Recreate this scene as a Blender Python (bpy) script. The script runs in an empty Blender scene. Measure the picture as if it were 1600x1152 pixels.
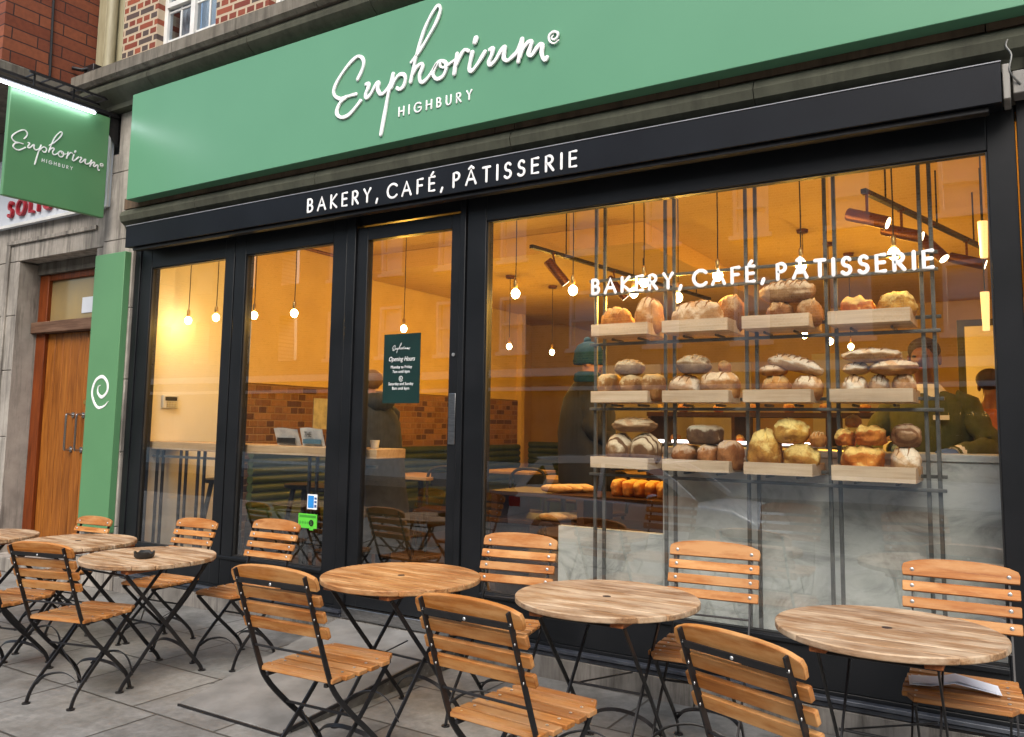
import bpy, math, random
from mathutils import Vector, Matrix, noise
random.seed(7)
R_ = math.radians
SC = bpy.context.scene
COL = SC.collection

# ------------------------------------------------------------------ camera
cam = bpy.data.cameras.new("Camera")
camo = bpy.data.objects.new("Camera", cam); COL.objects.link(camo)
F_PX, YAW, PIT, ROL = 1292.3, R_(31.993), R_(5.963), R_(.886)
fw = Vector((-math.sin(YAW)*math.cos(PIT), math.cos(YAW)*math.cos(PIT), math.sin(PIT)))
r0 = Vector((math.cos(YAW), math.sin(YAW), 0)); u0 = r0.cross(fw)
rt = math.cos(ROL)*r0 + math.sin(ROL)*u0; up = -math.sin(ROL)*r0 + math.cos(ROL)*u0
m = Matrix((rt, up, -fw)).transposed().to_4x4()
m.translation = Vector((0, -4.49, 1.49))
camo.matrix_world = m
cam.sensor_width = 36; cam.lens = 36*F_PX/1600
cam.shift_y = -(576-530.5)/1600
cam.clip_start = .05; cam.clip_end = 500
SC.camera = camo

# ------------------------------------------------------------------ sky, sun, exposure
SUN_EL, SUN_AZ = R_(47), R_(160)
w = bpy.data.worlds.new("World"); SC.world = w; w.use_nodes = True
nt = w.node_tree; bg = nt.nodes["Background"]
sky = nt.nodes.new("ShaderNodeTexSky"); sky.sky_type = 'NISHITA'; sky.sun_disc = False
sky.sun_elevation = SUN_EL; sky.sun_rotation = SUN_AZ; sky.dust_density = 4; sky.air_density = 1.5
nt.links.new(sky.outputs[0], bg.inputs[0]); bg.inputs[1].default_value = .15
sl = bpy.data.lights.new("Sun", 'SUN'); sl.energy = 1.35; sl.angle = R_(35); sl.color = (1, .985, .96)
so = bpy.data.objects.new("Sun", sl); COL.objects.link(so)
sd = Vector((math.sin(SUN_AZ)*math.cos(SUN_EL), math.cos(SUN_AZ)*math.cos(SUN_EL), math.sin(SUN_EL)))
so.rotation_euler = sd.to_track_quat('Z', 'Y').to_euler(); so.location = (0, -12, 20)
SC.view_settings.view_transform = 'Standard'; SC.view_settings.look = 'None'
SC.view_settings.exposure = .75; SC.view_settings.gamma = 1
SC.cycles.use_denoising = True
SC.cycles.max_bounces = 8; SC.cycles.transparent_max_bounces = 12
SC.cycles.sample_clamp_indirect = 6

# ------------------------------------------------------------------ helpers
class MB:
    def __init__(s): s.v = []; s.f = []
    def add(s, vs, fs):
        n = len(s.v); s.v += [tuple(a) for a in vs]; s.f += [tuple(i+n for i in f) for f in fs]; return s
    def box(s, x0, x1, y0, y1, z0, z1):
        x0, x1 = min(x0, x1), max(x0, x1); y0, y1 = min(y0, y1), max(y0, y1); z0, z1 = min(z0, z1), max(z0, z1)
        return s.add([(x0,y0,z0),(x1,y0,z0),(x1,y1,z0),(x0,y1,z0),(x0,y0,z1),(x1,y0,z1),(x1,y1,z1),(x0,y1,z1)],
              [(3,2,1,0),(4,5,6,7),(0,1,5,4),(1,2,6,5),(2,3,7,6),(3,0,4,7)])
    def prism(s, poly, axis, a, b):
        """poly: CCW 2-D points; axis the extrusion axis"""
        n = len(poly)
        def P(p, t):
            return (t, p[0], p[1]) if axis == 'x' else (p[0], t, p[1]) if axis == 'y' else (p[0], p[1], t)
        vs = [P(p, a) for p in poly] + [P(p, b) for p in poly]
        fs = [tuple(range(n)), tuple(range(2*n-1, n-1, -1))]
        fs += [(i, i+n, (i+1) % n+n, (i+1) % n) for i in range(n)]
        return s.add(vs, fs)
    def loft(s, rings, cap=True, close=True):
        n = len(rings[0]); vs = [p for r in rings for p in r]; fs = []
        for k in range(len(rings)-1):
            for i in range(n if close else n-1):
                j = (i+1) % n; fs.append((k*n+i, k*n+j, (k+1)*n+j, (k+1)*n+i))
        if cap: fs += [tuple(range(n-1, -1, -1)), tuple(range((len(rings)-1)*n, len(rings)*n))]
        return s.add(vs, fs)
    def tube(s, pts, r, n=8, ra=None, nrm=None, caps=False):
        """swept tube; ra: second radius along nrm (flat bars)"""
        pts = [Vector(p) for p in pts]; m_ = len(pts)
        rs = r if isinstance(r, (list, tuple)) else [r]*m_
        rings = []; prev = None
        for i, p in enumerate(pts):
            t = (pts[min(i+1, m_-1)]-pts[max(i-1, 0)])
            t = t.normalized() if t.length > 1e-9 else Vector((0, 0, 1))
            if nrm is not None: a = Vector(nrm)
            elif prev is not None: a = prev
            else: a = Vector((0, 0, 1)) if abs(t.z) < .9 else Vector((0, 1, 0))
            b = t.cross(a)
            if b.length < 1e-6: b = t.orthogonal()
            b.normalize(); a = b.cross(t).normalized(); prev = a
            q = rs[i]; qa = ra if ra is not None else q
            if ra is not None and isinstance(r, (list, tuple)): qa = min(ra, q)
            rings.append([p + b*(q*math.cos(2*math.pi*k/n)) + a*(qa*(math.sin(2*math.pi*k/n) if ra is None else max(-1, min(1, 1.6*math.sin(2*math.pi*k/n))))) for k in range(n)])
        if caps:
            for e, sgn in ((0, -1), (-1, 1)):
                p = pts[e]; t = (pts[1]-pts[0]).normalized() if e == 0 else (pts[-1]-pts[-2]).normalized()
                q = rs[e]; ex = []
                for a_ in (35, 65, 85):
                    c_, s_ = math.cos(R_(a_)), math.sin(R_(a_))
                    ex.append([p + (v-p)*c_ + t*sgn*q*s_ for v in rings[e]])
                rings = ex[::-1]+rings if e == 0 else rings+ex
        return s.loft(rings)
    def flat(s, pts, wdt, thk, nrm):
        """rectangular bar swept along pts; thk along nrm, width across"""
        pts = [Vector(p) for p in pts]; m_ = len(pts); rings = []
        for i, p in enumerate(pts):
            t = (pts[min(i+1, m_-1)]-pts[max(i-1, 0)]).normalized(); a = Vector(nrm)
            b = t.cross(a).normalized(); a = b.cross(t).normalized()
            rings.append([p+b*wdt/2+a*thk/2, p-b*wdt/2+a*thk/2, p-b*wdt/2-a*thk/2, p+b*wdt/2-a*thk/2])
        return s.loft(rings)
    def ell(s, c, r, nu=16, nv=10, fn=None):
        c = Vector(c); rings = []
        for j in range(nv+1):
            ph = -math.pi/2+math.pi*j/nv
            ph = max(-math.pi/2+.02, min(math.pi/2-.02, ph))
            ring = []
            for i in range(nu):
                th_ = 2*math.pi*i/nu
                d = Vector((math.cos(ph)*math.cos(th_), math.cos(ph)*math.sin(th_), math.sin(ph)))
                q = Vector((d.x*r[0], d.y*r[1], d.z*r[2]))
                if fn: q = fn(q, d)
                ring.append(c+q)
            rings.append(ring)
        return s.loft(rings)
    def disc(s, c, r, h, n=24, axis='z'):
        def P(k, t):
            a, b = r*math.cos(2*math.pi*k/n), r*math.sin(2*math.pi*k/n)
            return (c[0]+a, c[1]+b, c[2]+t) if axis == 'z' else (c[0]+b, c[1]+t, c[2]+a) if axis == 'y' else (c[0]+t, c[1]+a, c[2]+b)
        return s.loft([[P(k, 0) for k in range(n)], [P(k, h) for k in range(n)]])
    def xf(s, M):
        s.v = [tuple(M @ Vector(p)) for p in s.v]; return s
    def build(s, name, mt, parent=None, ang=38, bevel=0, seg=2, smooth=True, mods=None):
        me = bpy.data.meshes.new(name); me.from_pydata(s.v, [], s.f); me.update()
        import bmesh
        bm = bmesh.new(); bm.from_mesh(me); bmesh.ops.recalc_face_normals(bm, faces=bm.faces); bm.to_mesh(me); bm.free()
        if smooth:
            me.polygons.foreach_set('use_smooth', [True]*len(me.polygons)); me.set_sharp_from_angle(angle=R_(ang))
        o = bpy.data.objects.new(name, me); COL.objects.link(o)
        me.materials.append(mt)
        if bevel:
            b = o.modifiers.new('Bevel', 'BEVEL'); b.width = bevel; b.segments = seg; b.limit_method = 'ANGLE'; b.angle_limit = R_(40)
        if parent is not None: o.parent = parent
        return o

def tag(o, label, cat, group=None, kind=None):
    if label: o['label'] = label
    if cat: o['category'] = cat
    if group: o['group'] = group
    if kind: o['kind'] = kind
    return o
def empty(name, loc, rz=0, label=None, cat=None, group=None):
    o = bpy.data.objects.new(name, None); COL.objects.link(o); o.location = loc; o.rotation_euler = (0, 0, rz)
    o.empty_display_size = .1
    return tag(o, label, cat, group)
def copy_tree(o, parent=None):
    c = o.copy(); COL.objects.link(c)
    if parent is not None: c.parent = parent
    for ch in list(o.children): copy_tree(ch, c)
    return c
def rel(root, mb):
    """world-space mesh data -> the root's local space (root unrotated)"""
    return mb.xf(Matrix.Translation(-root.location))
def catmull(p, k=5):
    if len(p) < 3: return [tuple(q) for q in p]
    P = [p[0]]+list(p)+[p[-1]]; out = []
    for i in range(1, len(P)-2):
        for j in range(k):
            t = j/k
            out.append(tuple(.5*(2*P[i][d]+(P[i+1][d]-P[i-1][d])*t+(2*P[i-1][d]-5*P[i][d]+4*P[i+1][d]-P[i+2][d])*t*t
                      + (-P[i-1][d]+3*P[i][d]-3*P[i+1][d]+P[i+2][d])*t**3) for d in range(len(p[0]))))
    out.append(tuple(p[-1])); return out

# ------------------------------------------------------------------ materials
def newmat(name):
    mt = bpy.data.materials.new(name); mt.use_nodes = True
    return mt, mt.node_tree, mt.node_tree.nodes["Principled BSDF"]
def N(nt, t, **kw):
    n = nt.nodes.new(t)
    for k, v in kw.items():
        if k in n.inputs.keys(): n.inputs[k].default_value = v
        else: setattr(n, k, v)
    return n
def ramp(nt, fac, stops):
    r = nt.nodes.new('ShaderNodeValToRGB'); e = r.color_ramp.elements
    while len(e) < len(stops): e.new(.5)
    for i, (p, c) in enumerate(stops):
        e[i].position = p; e[i].color = (*c, 1) if len(c) == 3 else c
    nt.links.new(fac, r.inputs[0]); return r.outputs[0]
def coords(nt, stretch=(1, 1, 1), rnd=True, space='Object', rot=(0, 0, 0)):
    tc = nt.nodes.new('ShaderNodeTexCoord'); mp = nt.nodes.new('ShaderNodeMapping')
    nt.links.new(tc.outputs[space], mp.inputs[0]); mp.inputs['Scale'].default_value = stretch; mp.inputs['Rotation'].default_value = rot
    if rnd:
        oi = nt.nodes.new('ShaderNodeObjectInfo'); ml = N(nt, 'ShaderNodeMath', operation='MULTIPLY'); ml.inputs[1].default_value = 37
        nt.links.new(oi.outputs['Random'], ml.inputs[0])
        cx = nt.nodes.new('ShaderNodeCombineXYZ'); nt.links.new(ml.outputs[0], cx.inputs[0]); nt.links.new(ml.outputs[0], cx.inputs[1])
        nt.links.new(cx.outputs[0], mp.inputs['Location'])
    return mp.outputs[0]
def noise_(nt, vec, scale, detail=5, rough=.55, dist=0):
    n = N(nt, 'ShaderNodeTexNoise'); n.inputs['Scale'].default_value = scale; n.inputs['Detail'].default_value = detail
    n.inputs['Roughness'].default_value = rough; n.inputs['Distortion'].default_value = dist
    nt.links.new(vec, n.inputs['Vector']); return n.outputs[0]
def mix(nt, fac, a, b, mode='MIX'):
    n = nt.nodes.new('ShaderNodeMix'); n.data_type = 'RGBA'; n.blend_type = mode
    if isinstance(fac, float): n.inputs[0].default_value = fac
    else: nt.links.new(fac, n.inputs[0])
    for s_, v in ((6, a), (7, b)):
        if isinstance(v, tuple): n.inputs[s_].default_value = (*v[:3], 1)
        else: nt.links.new(v, n.inputs[s_])
    return n.outputs[2]
def bump(nt, b, h, strength=.3, dist=.01):
    n = nt.nodes.new('ShaderNodeBump'); n.inputs['Strength'].default_value = strength; n.inputs['Distance'].default_value = dist
    nt.links.new(h, n.inputs['Height']); nt.links.new(n.outputs[0], b.inputs['Normal'])
def pm(name, c1, c2=None, scale=6, rough=.5, metal=0, bmp=0, stretch=(1, 1, 1), lo=.35, hi=.65, island=0, space='Object', rnd=True, spec=.5, coat=0, bd=.005, detail=5):
    mt, nt, b = newmat(name)
    b.inputs['Roughness'].default_value = rough; b.inputs['Metallic'].default_value = metal
    b.inputs['Specular IOR Level'].default_value = spec; b.inputs['Coat Weight'].default_value = coat
    if c2 is None: c2 = tuple(x*.82 for x in c1)
    v = coords(nt, stretch, rnd, space); f = noise_(nt, v, scale, detail)
    col = ramp(nt, f, [(lo, c1), (hi, c2)])
    if island:
        g = nt.nodes.new('ShaderNodeNewGeometry')
        r = ramp(nt, g.outputs['Random Per Island'], [(0, (1-island,)*3), (1, (1, 1, 1))])
        col = mix(nt, 1., col, r, 'MULTIPLY')
    nt.links.new(col, b.inputs['Base Color'])
    if bmp: bump(nt, b, f, bmp, bd)
    return mt
def wood(name, ca, cb, cc, rough=.45, axis=0, scale=3, island=.25, bmp=.15, weather=None):
    mt, nt, b = newmat(name); b.inputs['Roughness'].default_value = rough; b.inputs['Specular IOR Level'].default_value = .22
    st = [24, 24, 24]; st[axis] = 1.3
    v = coords(nt, tuple(st)); f = noise_(nt, v, scale, 6, .6, .4)
    col = ramp(nt, f, [(.3, ca), (.5, cb), (.68, cc)])
    st2 = [4, 4, 4]; st2[axis] = .7
    g2 = noise_(nt, coords(nt, tuple(st2)), 2.2, 3)
    col = mix(nt, .55, col, ramp(nt, g2, [(.32, (.50, .43, .38)), (.46, (.85, .80, .76)), (.62, (1, 1, 1))]), 'MULTIPLY')
    if weather:
        g3 = noise_(nt, coords(nt, (2.5, 9, 9) if axis == 0 else (9, 2.5, 9)), 1.6, 6, .65)
        mk = ramp(nt, g3, [(.42, (0, 0, 0)), (.62, (1, 1, 1))])
        col = mix(nt, mk, col, weather)
    if island:
        g = nt.nodes.new('ShaderNodeNewGeometry')
        col = mix(nt, 1., col, ramp(nt, g.outputs['Random Per Island'], [(0, (1-island, 1-island*1.15, 1-island*1.2)), (1, (1.0, 1, 1))]), 'MULTIPLY')
    nt.links.new(col, b.inputs['Base Color']); bump(nt, b, f, bmp, .002)
    return mt
def brick(name, axis, c1, c2, mortar, bw, bh, ms, scale=1, rough=.85, dark=.25, dk=(.05, .035, .035), msm=.1):
    mt, nt, b = newmat(name); b.inputs['Roughness'].default_value = rough
    tc = nt.nodes.new('ShaderNodeTexCoord'); sp = nt.nodes.new('ShaderNodeSeparateXYZ'); cb = nt.nodes.new('ShaderNodeCombineXYZ')
    nt.links.new(tc.outputs['Object'], sp.inputs[0]); nt.links.new(sp.outputs['X' if axis == 'y' else 'Y'], cb.inputs[0]); nt.links.new(sp.outputs['Z'], cb.inputs[1])
    wv = noise_(nt, cb.outputs[0], 6, 2); ml = N(nt, 'ShaderNodeVectorMath', operation='MULTIPLY_ADD')
    nz = N(nt, 'ShaderNodeTexNoise'); nz.inputs['Scale'].default_value = 5; nt.links.new(cb.outputs[0], nz.inputs['Vector'])
    nt.links.new(nz.outputs['Color'], ml.inputs[0]); ml.inputs[1].default_value = (.008, .008, 0); nt.links.new(cb.outputs[0], ml.inputs[2])
    t = N(nt, 'ShaderNodeTexBrick'); nt.links.new(ml.outputs[0], t.inputs['Vector'])
    t.offset = .5; t.squash = .5; t.squash_frequency = 2
    t.inputs['Scale'].default_value = scale; t.inputs['Mortar Size'].default_value = ms; t.inputs['Mortar Smooth'].default_value = msm
    t.inputs['Brick Width'].default_value = bw; t.inputs['Row Height'].default_value = bh; t.inputs['Bias'].default_value = 0
    t.inputs['Color1'].default_value = (0, 0, 0, 1); t.inputs['Color2'].default_value = (1, 1, 1, 1); t.inputs['Mortar'].default_value = (.5, .5, .5, 1)
    bc = ramp(nt, t.outputs['Color'], [(.0, dk), (dark, dk), (dark+.03, c1), (1, c2)])
    nn = noise_(nt, tc.outputs['Object'], 28, 5)
    bc = mix(nt, .5, bc, ramp(nt, nn, [(.3, (.6, .55, .55)), (.7, (1.15, 1.1, 1.05))]), 'MULTIPLY')
    col = mix(nt, t.outputs['Fac'], bc, mortar)
    nt.links.new(col, b.inputs['Base Color'])
    iv = N(nt, 'ShaderNodeMath', operation='SUBTRACT'); iv.inputs[0].default_value = 1; nt.links.new(t.outputs['Fac'], iv.inputs[1])
    ad = N(nt, 'ShaderNodeMath', operation='MULTIPLY_ADD'); nt.links.new(nn, ad.inputs[0]); ad.inputs[1].default_value = .4; nt.links.new(iv.outputs[0], ad.inputs[2])
    bump(nt, b, ad.outputs[0], .7, .006)
    return mt
def emit(name, c, s):
    mt, nt, b = newmat(name); b.inputs['Base Color'].default_value = (*c, 1)
    b.inputs['Emission Color'].default_value = (*c, 1); b.inputs['Emission Strength'].default_value = s; return mt
def stone(name, c1, c2, stain, joints=None, streak=.5):
    mt, nt, b = newmat(name); b.inputs['Roughness'].default_value = .9
    v = coords(nt, (1, 1, 1), False); f = noise_(nt, v, 5, 8, .65)
    col = ramp(nt, f, [(.3, c1), (.7, c2)])
    s = noise_(nt, coords(nt, (9, 9, .8), False), 1.3, 6, .7)
    mk = ramp(nt, s, [(.45, (0, 0, 0)), (.68, (streak,)*3)])
    col = mix(nt, mk, col, stain)
    s2 = noise_(nt, coords(nt, (1.3, 1.3, 1), False), 1.2, 4, .6)
    mk2 = ramp(nt, s2, [(.5, (0, 0, 0)), (.72, (streak*.8,)*3)]); col = mix(nt, mk2, col, stain)
    nt.links.new(col, b.inputs['Base Color']); fine = noise_(nt, v, 60, 6, .7); bump(nt, b, fine, .35, .004)
    return mt

M = {}
M['frame'] = pm('black_paint', (.007, .008, .0095), (.011, .012, .014), 3, .4, bmp=.02, spec=.25)
M['black_metal'] = pm('black_metal', (.010, .010, .012), (.02, .018, .018), 30, .42, metal=.2, bmp=.1, bd=.001)
M['rack_metal'] = pm('grey_metal', (.10, .105, .10), (.16, .16, .155), 12, .45, metal=.5)
M['awning'] = pm('awning_black', (.005, .006, .009), (.008, .010, .014), 1.5, .5, bmp=.02, spec=.18)
M['steel'] = pm('brushed_steel', (.5, .5, .5), (.35, .35, .35), 20, .3, metal=1, stretch=(1, 8, 8))
M['bolt'] = pm('bolt_steel', (.75, .75, .74), (.5, .5, .5), 40, .3, metal=.8)
M['green'] = pm('sign_green', (.112, .285, .172), (.102, .266, .160), 1.1, .32, bmp=.015, spec=.28, lo=.3, hi=.7)
M['green_dk'] = pm('panel_green', (.100, .250, .115), (.092, .235, .107), 2.2, .40, bmp=.015, spec=.4)
M['white'] = pm('letter_white', (.90, .90, .90), (.80, .80, .80), 10, .4)
M['white_paint'] = pm('white_paint', (.72, .72, .70), (.6, .6, .58), 6, .5, bmp=.05)
M['red'] = pm('letter_red', (.42, .015, .03), (.35, .01, .02), 8, .35)
M['ne_board'] = pm('pale_board', (.62, .66, .72), (.55, .58, .64), 3, .5)
M['chair'] = wood('oiled_slat_wood', (.54, .235, .062), (.43, .162, .036), (.30, .098, .020), .45, 0, 3, .36, weather=(.54, .28, .105))
M['seat'] = wood('seat_slat_wood', (.60, .28, .085), (.50, .205, .052), (.35, .125, .032), .5, 0, 3, .42, weather=(.50, .27, .12))
M['table'] = wood('weathered_table_wood', (.43, .27, .145), (.34, .20, .10), (.18, .095, .047), .6, 0, 4.5, .30, bmp=.4, weather=(.53, .40, .27))
M['batten'] = wood('batten_wood', (.45, .17, .06), (.36, .12, .04), (.24, .08, .025), .5, 1, 3, .1)
M['door'] = wood('orange_door_wood', (.40, .150, .024), (.30, .102, .016), (.18, .055, .009), .38, 2, 2.4, .18)
M['door_dk'] = wood('stained_frame_wood', (.24, .055, .010), (.17, .038, .008), (.10, .022, .005), .45, 2, 2.4, .1)
M['transom'] = wood('weathered_transom_wood', (.20, .12, .08), (.15, .085, .055), (.10, .055, .035), .7, 0, 2.4, 0)
M['tray'] = wood('pale_tray_wood', (.72, .58, .43), (.66, .52, .37), (.58, .44, .30), .55, 0, 2.4, .12)
M['bar'] = wood('pale_bar_wood', (.60, .44, .27), (.53, .37, .22), (.44, .30, .17), .45, 0, 2, 0)
M['dkwood'] = wood('dark_wood', (.075, .032, .015), (.05, .021, .010), (.03, .012, .006), .5, 0, 2.4, .1)
M['floorw'] = wood('interior_floor_wood', (.07, .042, .026), (.05, .03, .018), (.035, .02, .012), .4, 1, 1.2, 0)
M['brick'] = brick('red_brick', 'y', (.155, .030, .018), (.27, .065, .030), (.44, .35, .25), .225, .075, .012, dark=.24, dk=(.075, .055, .05))
M['brick2'] = brick('orange_brick', 'x', (.17, .042, .018), (.24, .068, .026), (.035, .014, .010), .46, .112, .006, dark=.0, dk=(.17, .04, .014))
M['brick3'] = brick('interior_brick', 'x', (.19, .085, .028), (.32, .165, .060), (.27, .165, .075), .215, .072, .010, dark=.26, dk=(.10, .042, .016), msm=.9)
M['brick_far'] = brick('stock_brick', 'y', (.22, .15, .09), (.30, .21, .13), (.35, .32, .28), .225, .075, .012, dark=.1)
M['stone'] = stone('limestone', (.40, .365, .32), (.27, .245, .215), (.085, .075, .065), streak=.9)
M['plinth_s'] = stone('plinth_stone', (.27, .25, .225), (.17, .155, .14), (.05, .045, .038), streak=.9)
M['stone_dk'] = stone('stained_stone', (.20, .18, .15), (.13, .115, .09), (.05, .042, .032), streak=.8)
M['stone_br'] = stone('brown_stone', (.16, .105, .065), (.11, .07, .045), (.04, .03, .02), streak=.7)
M['stone_gr'] = stone('mossy_stone', (.085, .088, .062), (.055, .058, .040), (.02, .018, .012), streak=.5)
M['cream_pipe'] = pm('cream_paint', (.34, .31, .20), (.27, .24, .15), 5, .5, stretch=(6, 6, 1))
M['concrete'] = pm('ramp_concrete', (.20, .195, .185), (.115, .112, .105), 4, .85, bmp=.35, rnd=False, bd=.004, detail=9)
M['plaster'] = pm('lamplit_plaster', (.76, .57, .25), (.68, .49, .20), 2.2, .7, bmp=.04)  # cream wall paint with the bulbs' warm light put into its colour
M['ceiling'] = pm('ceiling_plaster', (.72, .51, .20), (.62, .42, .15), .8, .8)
M['wall_near'] = pm('daylit_plaster', (.80, .78, .72), (.76, .73, .66), 1.5, .6)  # same wall paint, made paler for the daylight near the window
M['copper'] = pm('copper', (.16, .060, .022), (.11, .040, .015), 8, .42, metal=.6)
M['bench'] = pm('green_leather', (.045, .07, .022), (.03, .05, .016), 4, .45)
M['black'] = pm('matte_black', (.01, .01, .01), (.016, .016, .016), 8, .5)
M['poster'] = pm('poster_dark_green', (.006, .022, .02), (.008, .03, .026), 3, .35)
M['paper'] = pm('newsprint', (.62, .62, .60), (.42, .43, .44), 14, .8)
M['napkin'] = pm('white_paper', (.80, .82, .88), (.72, .75, .84), 5, .8)
M['bulb'] = emit('bulb_glow', (1, .80, .42), 26)
M['tube'] = emit('tube_glow', (.86, .88, 1), 14)
M['strip'] = emit('strip_glow', (1, .86, .9), 6)
M['spotface'] = emit('spot_glow', (1, .85, .55), 5)
M['opal'] = emit('opal_glow', (1, .72, .30), .75)

def marble():
    mt, nt, b = newmat('grey_marble'); b.inputs['Roughness'].default_value = .3
    v = coords(nt, (1, 1, 1), False); d = noise_(nt, v, 1.6, 8, .62, 1.8)
    f = noise_(nt, coords(nt, (1.2, 1, 2.2), False, rot=(0, R_(25), 0)), 1.7, 9, .62, 2.2)
    col = ramp(nt, f, [(.34, (.34, .355, .345)), (.44, (.50, .52, .505)), (.52, (.60, .62, .605)), (.66, (.54, .56, .54))])
    col = mix(nt, .5, col, ramp(nt, d, [(.35, (.62, .62, .6)), (.6, (1, 1, 1))]), 'MULTIPLY')
    nt.links.new(col, b.inputs['Base Color']); return mt
M['marble'] = marble()
def glass(name, tint=(1, 1, 1), gain=1.0, base=.02):
    mt = bpy.data.materials.new(name); mt.use_nodes = True; nt = mt.node_tree; nt.nodes.clear()
    out = nt.nodes.new('ShaderNodeOutputMaterial'); tr = N(nt, 'ShaderNodeBsdfTransparent'); tr.inputs[0].default_value = (*tint, 1)
    gl = N(nt, 'ShaderNodeBsdfGlossy'); gl.inputs['Roughness'].default_value = .0; bn = nt.nodes.new('ShaderNodeBump'); bn.inputs['Strength'].default_value = .35; bn.inputs['Distance'].default_value = .002; nt.links.new(noise_(nt, coords(nt, (1, 1, 1), False), 1.3, 1), bn.inputs['Height']); nt.links.new(bn.outputs[0], gl.inputs['Normal'])
    fr = N(nt, 'ShaderNodeFresnel'); fr.inputs[0].default_value = 1.5
    ml = N(nt, 'ShaderNodeMath', operation='MULTIPLY_ADD'); ml.inputs[1].default_value = gain; ml.inputs[2].default_value = base
    nt.links.new(fr.outputs[0], ml.inputs[0]); mx = nt.nodes.new('ShaderNodeMixShader')
    ge = nt.nodes.new('ShaderNodeNewGeometry'); iv = N(nt, 'ShaderNodeMath', operation='SUBTRACT'); iv.inputs[0].default_value = 1; nt.links.new(ge.outputs['Backfacing'], iv.inputs[1])
    m2 = N(nt, 'ShaderNodeMath', operation='MULTIPLY'); nt.links.new(ml.outputs[0], m2.inputs[0]); nt.links.new(iv.outputs[0], m2.inputs[1])
    nt.links.new(m2.outputs[0], mx.inputs[0]); nt.links.new(tr.outputs[0], mx.inputs[1]); nt.links.new(gl.outputs[0], mx.inputs[2])
    nt.links.new(mx.outputs[0], out.inputs[0]); return mt
M['glass'] = glass('shop_glass', (.97, .98, .97), 3.0, .065)
M['upglass'] = glass('sash_glass', (.75, .8, .85), 1.2, .1)
def pavement():
    mt, nt, b = newmat('paving_slabs'); b.inputs['Roughness'].default_value = .55
    tc = nt.nodes.new('ShaderNodeTexCoord'); mp = nt.nodes.new('ShaderNodeMapping'); nt.links.new(tc.outputs['Object'], mp.inputs[0])
    mp.inputs['Location'].default_value = (.2, .02, 0)
    nz = N(nt, 'ShaderNodeTexNoise'); nz.inputs['Scale'].default_value = 3; nt.links.new(tc.outputs['Object'], nz.inputs['Vector'])
    ml = N(nt, 'ShaderNodeVectorMath', operation='MULTIPLY_ADD'); nt.links.new(nz.outputs['Color'], ml.inputs[0]); ml.inputs[1].default_value = (.012, .012, 0); nt.links.new(mp.outputs[0], ml.inputs[2])
    t = N(nt, 'ShaderNodeTexBrick'); nt.links.new(ml.outputs[0], t.inputs['Vector']); t.offset = .43; t.squash = .78; t.squash_frequency = 3
    t.inputs['Scale'].default_value = 1; t.inputs['Mortar Size'].default_value = .0085; t.inputs['Mortar Smooth'].default_value = .4
    t.inputs['Brick Width'].default_value = .82; t.inputs['Row Height'].default_value = .56
    t.inputs['Color1'].default_value = (0, 0, 0, 1); t.inputs['Color2'].default_value = (1, 1, 1, 1)
    c = ramp(nt, t.outputs['Color'], [(0, (.185, .187, .18)), (.4, (.225, .22, .208)), (.7, (.25, .24, .22)), (1, (.205, .20, .19))])
    n1 = noise_(nt, tc.outputs['Object'], 2.3, 7, .65); n2 = noise_(nt, tc.outputs['Object'], 22, 7, .7)
    c = mix(nt, .75, c, ramp(nt, n1, [(.3, (.55, .53, .5)), (.55, (1, 1, 1)), (.75, (1.2, 1.2, 1.18))]), 'MULTIPLY')
    c = mix(nt, .55, c, ramp(nt, n2, [(.3, (.45, .45, .45)), (.65, (1.2, 1.2, 1.2))]), 'MULTIPLY')
    vo = N(nt, 'ShaderNodeTexVoronoi'); vo.inputs['Scale'].default_value = 3.1; nt.links.new(tc.outputs['Object'], vo.inputs['Vector'])
    c = mix(nt, ramp(nt, vo.outputs['Distance'], [(.045, (.7, .7, .7)), (.065, (0, 0, 0))]), c, (.06, .058, .055))
    n3 = noise_(nt, tc.outputs['Object'], .9, 6, .7); c = mix(nt, 1., c, ramp(nt, n3, [(.36, (.55, .55, .53)), (.5, (1, 1, 1)), (.66, (1.1, 1.1, 1.08))]), 'MULTIPLY')
    c = mix(nt, t.outputs['Fac'], c, (.055, .05, .042))
    nt.links.new(c, b.inputs['Base Color'])
    nt.links.new(ramp(nt, n1, [(.35, (.35,)*3), (.65, (.7,)*3)]), b.inputs['Roughness'])
    iv = N(nt, 'ShaderNodeMath', operation='SUBTRACT'); iv.inputs[0].default_value = 1; nt.links.new(t.outputs['Fac'], iv.inputs[1])
    ad = N(nt, 'ShaderNodeMath', operation='MULTIPLY_ADD'); nt.links.new(n2, ad.inputs[0]); ad.inputs[1].default_value = .5; nt.links.new(iv.outputs[0], ad.inputs[2])
    bump(nt, b, ad.outputs[0], .6, .006)
    return mt
M['pave'] = pavement()
M['asphalt'] = pm('asphalt', (.05, .05, .052), (.035, .035, .036), 40, .85, bmp=.5)
M['kerb'] = pm('kerb_granite', (.32, .31, .30), (.22, .22, .215), 30, .8, bmp=.2)

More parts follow.
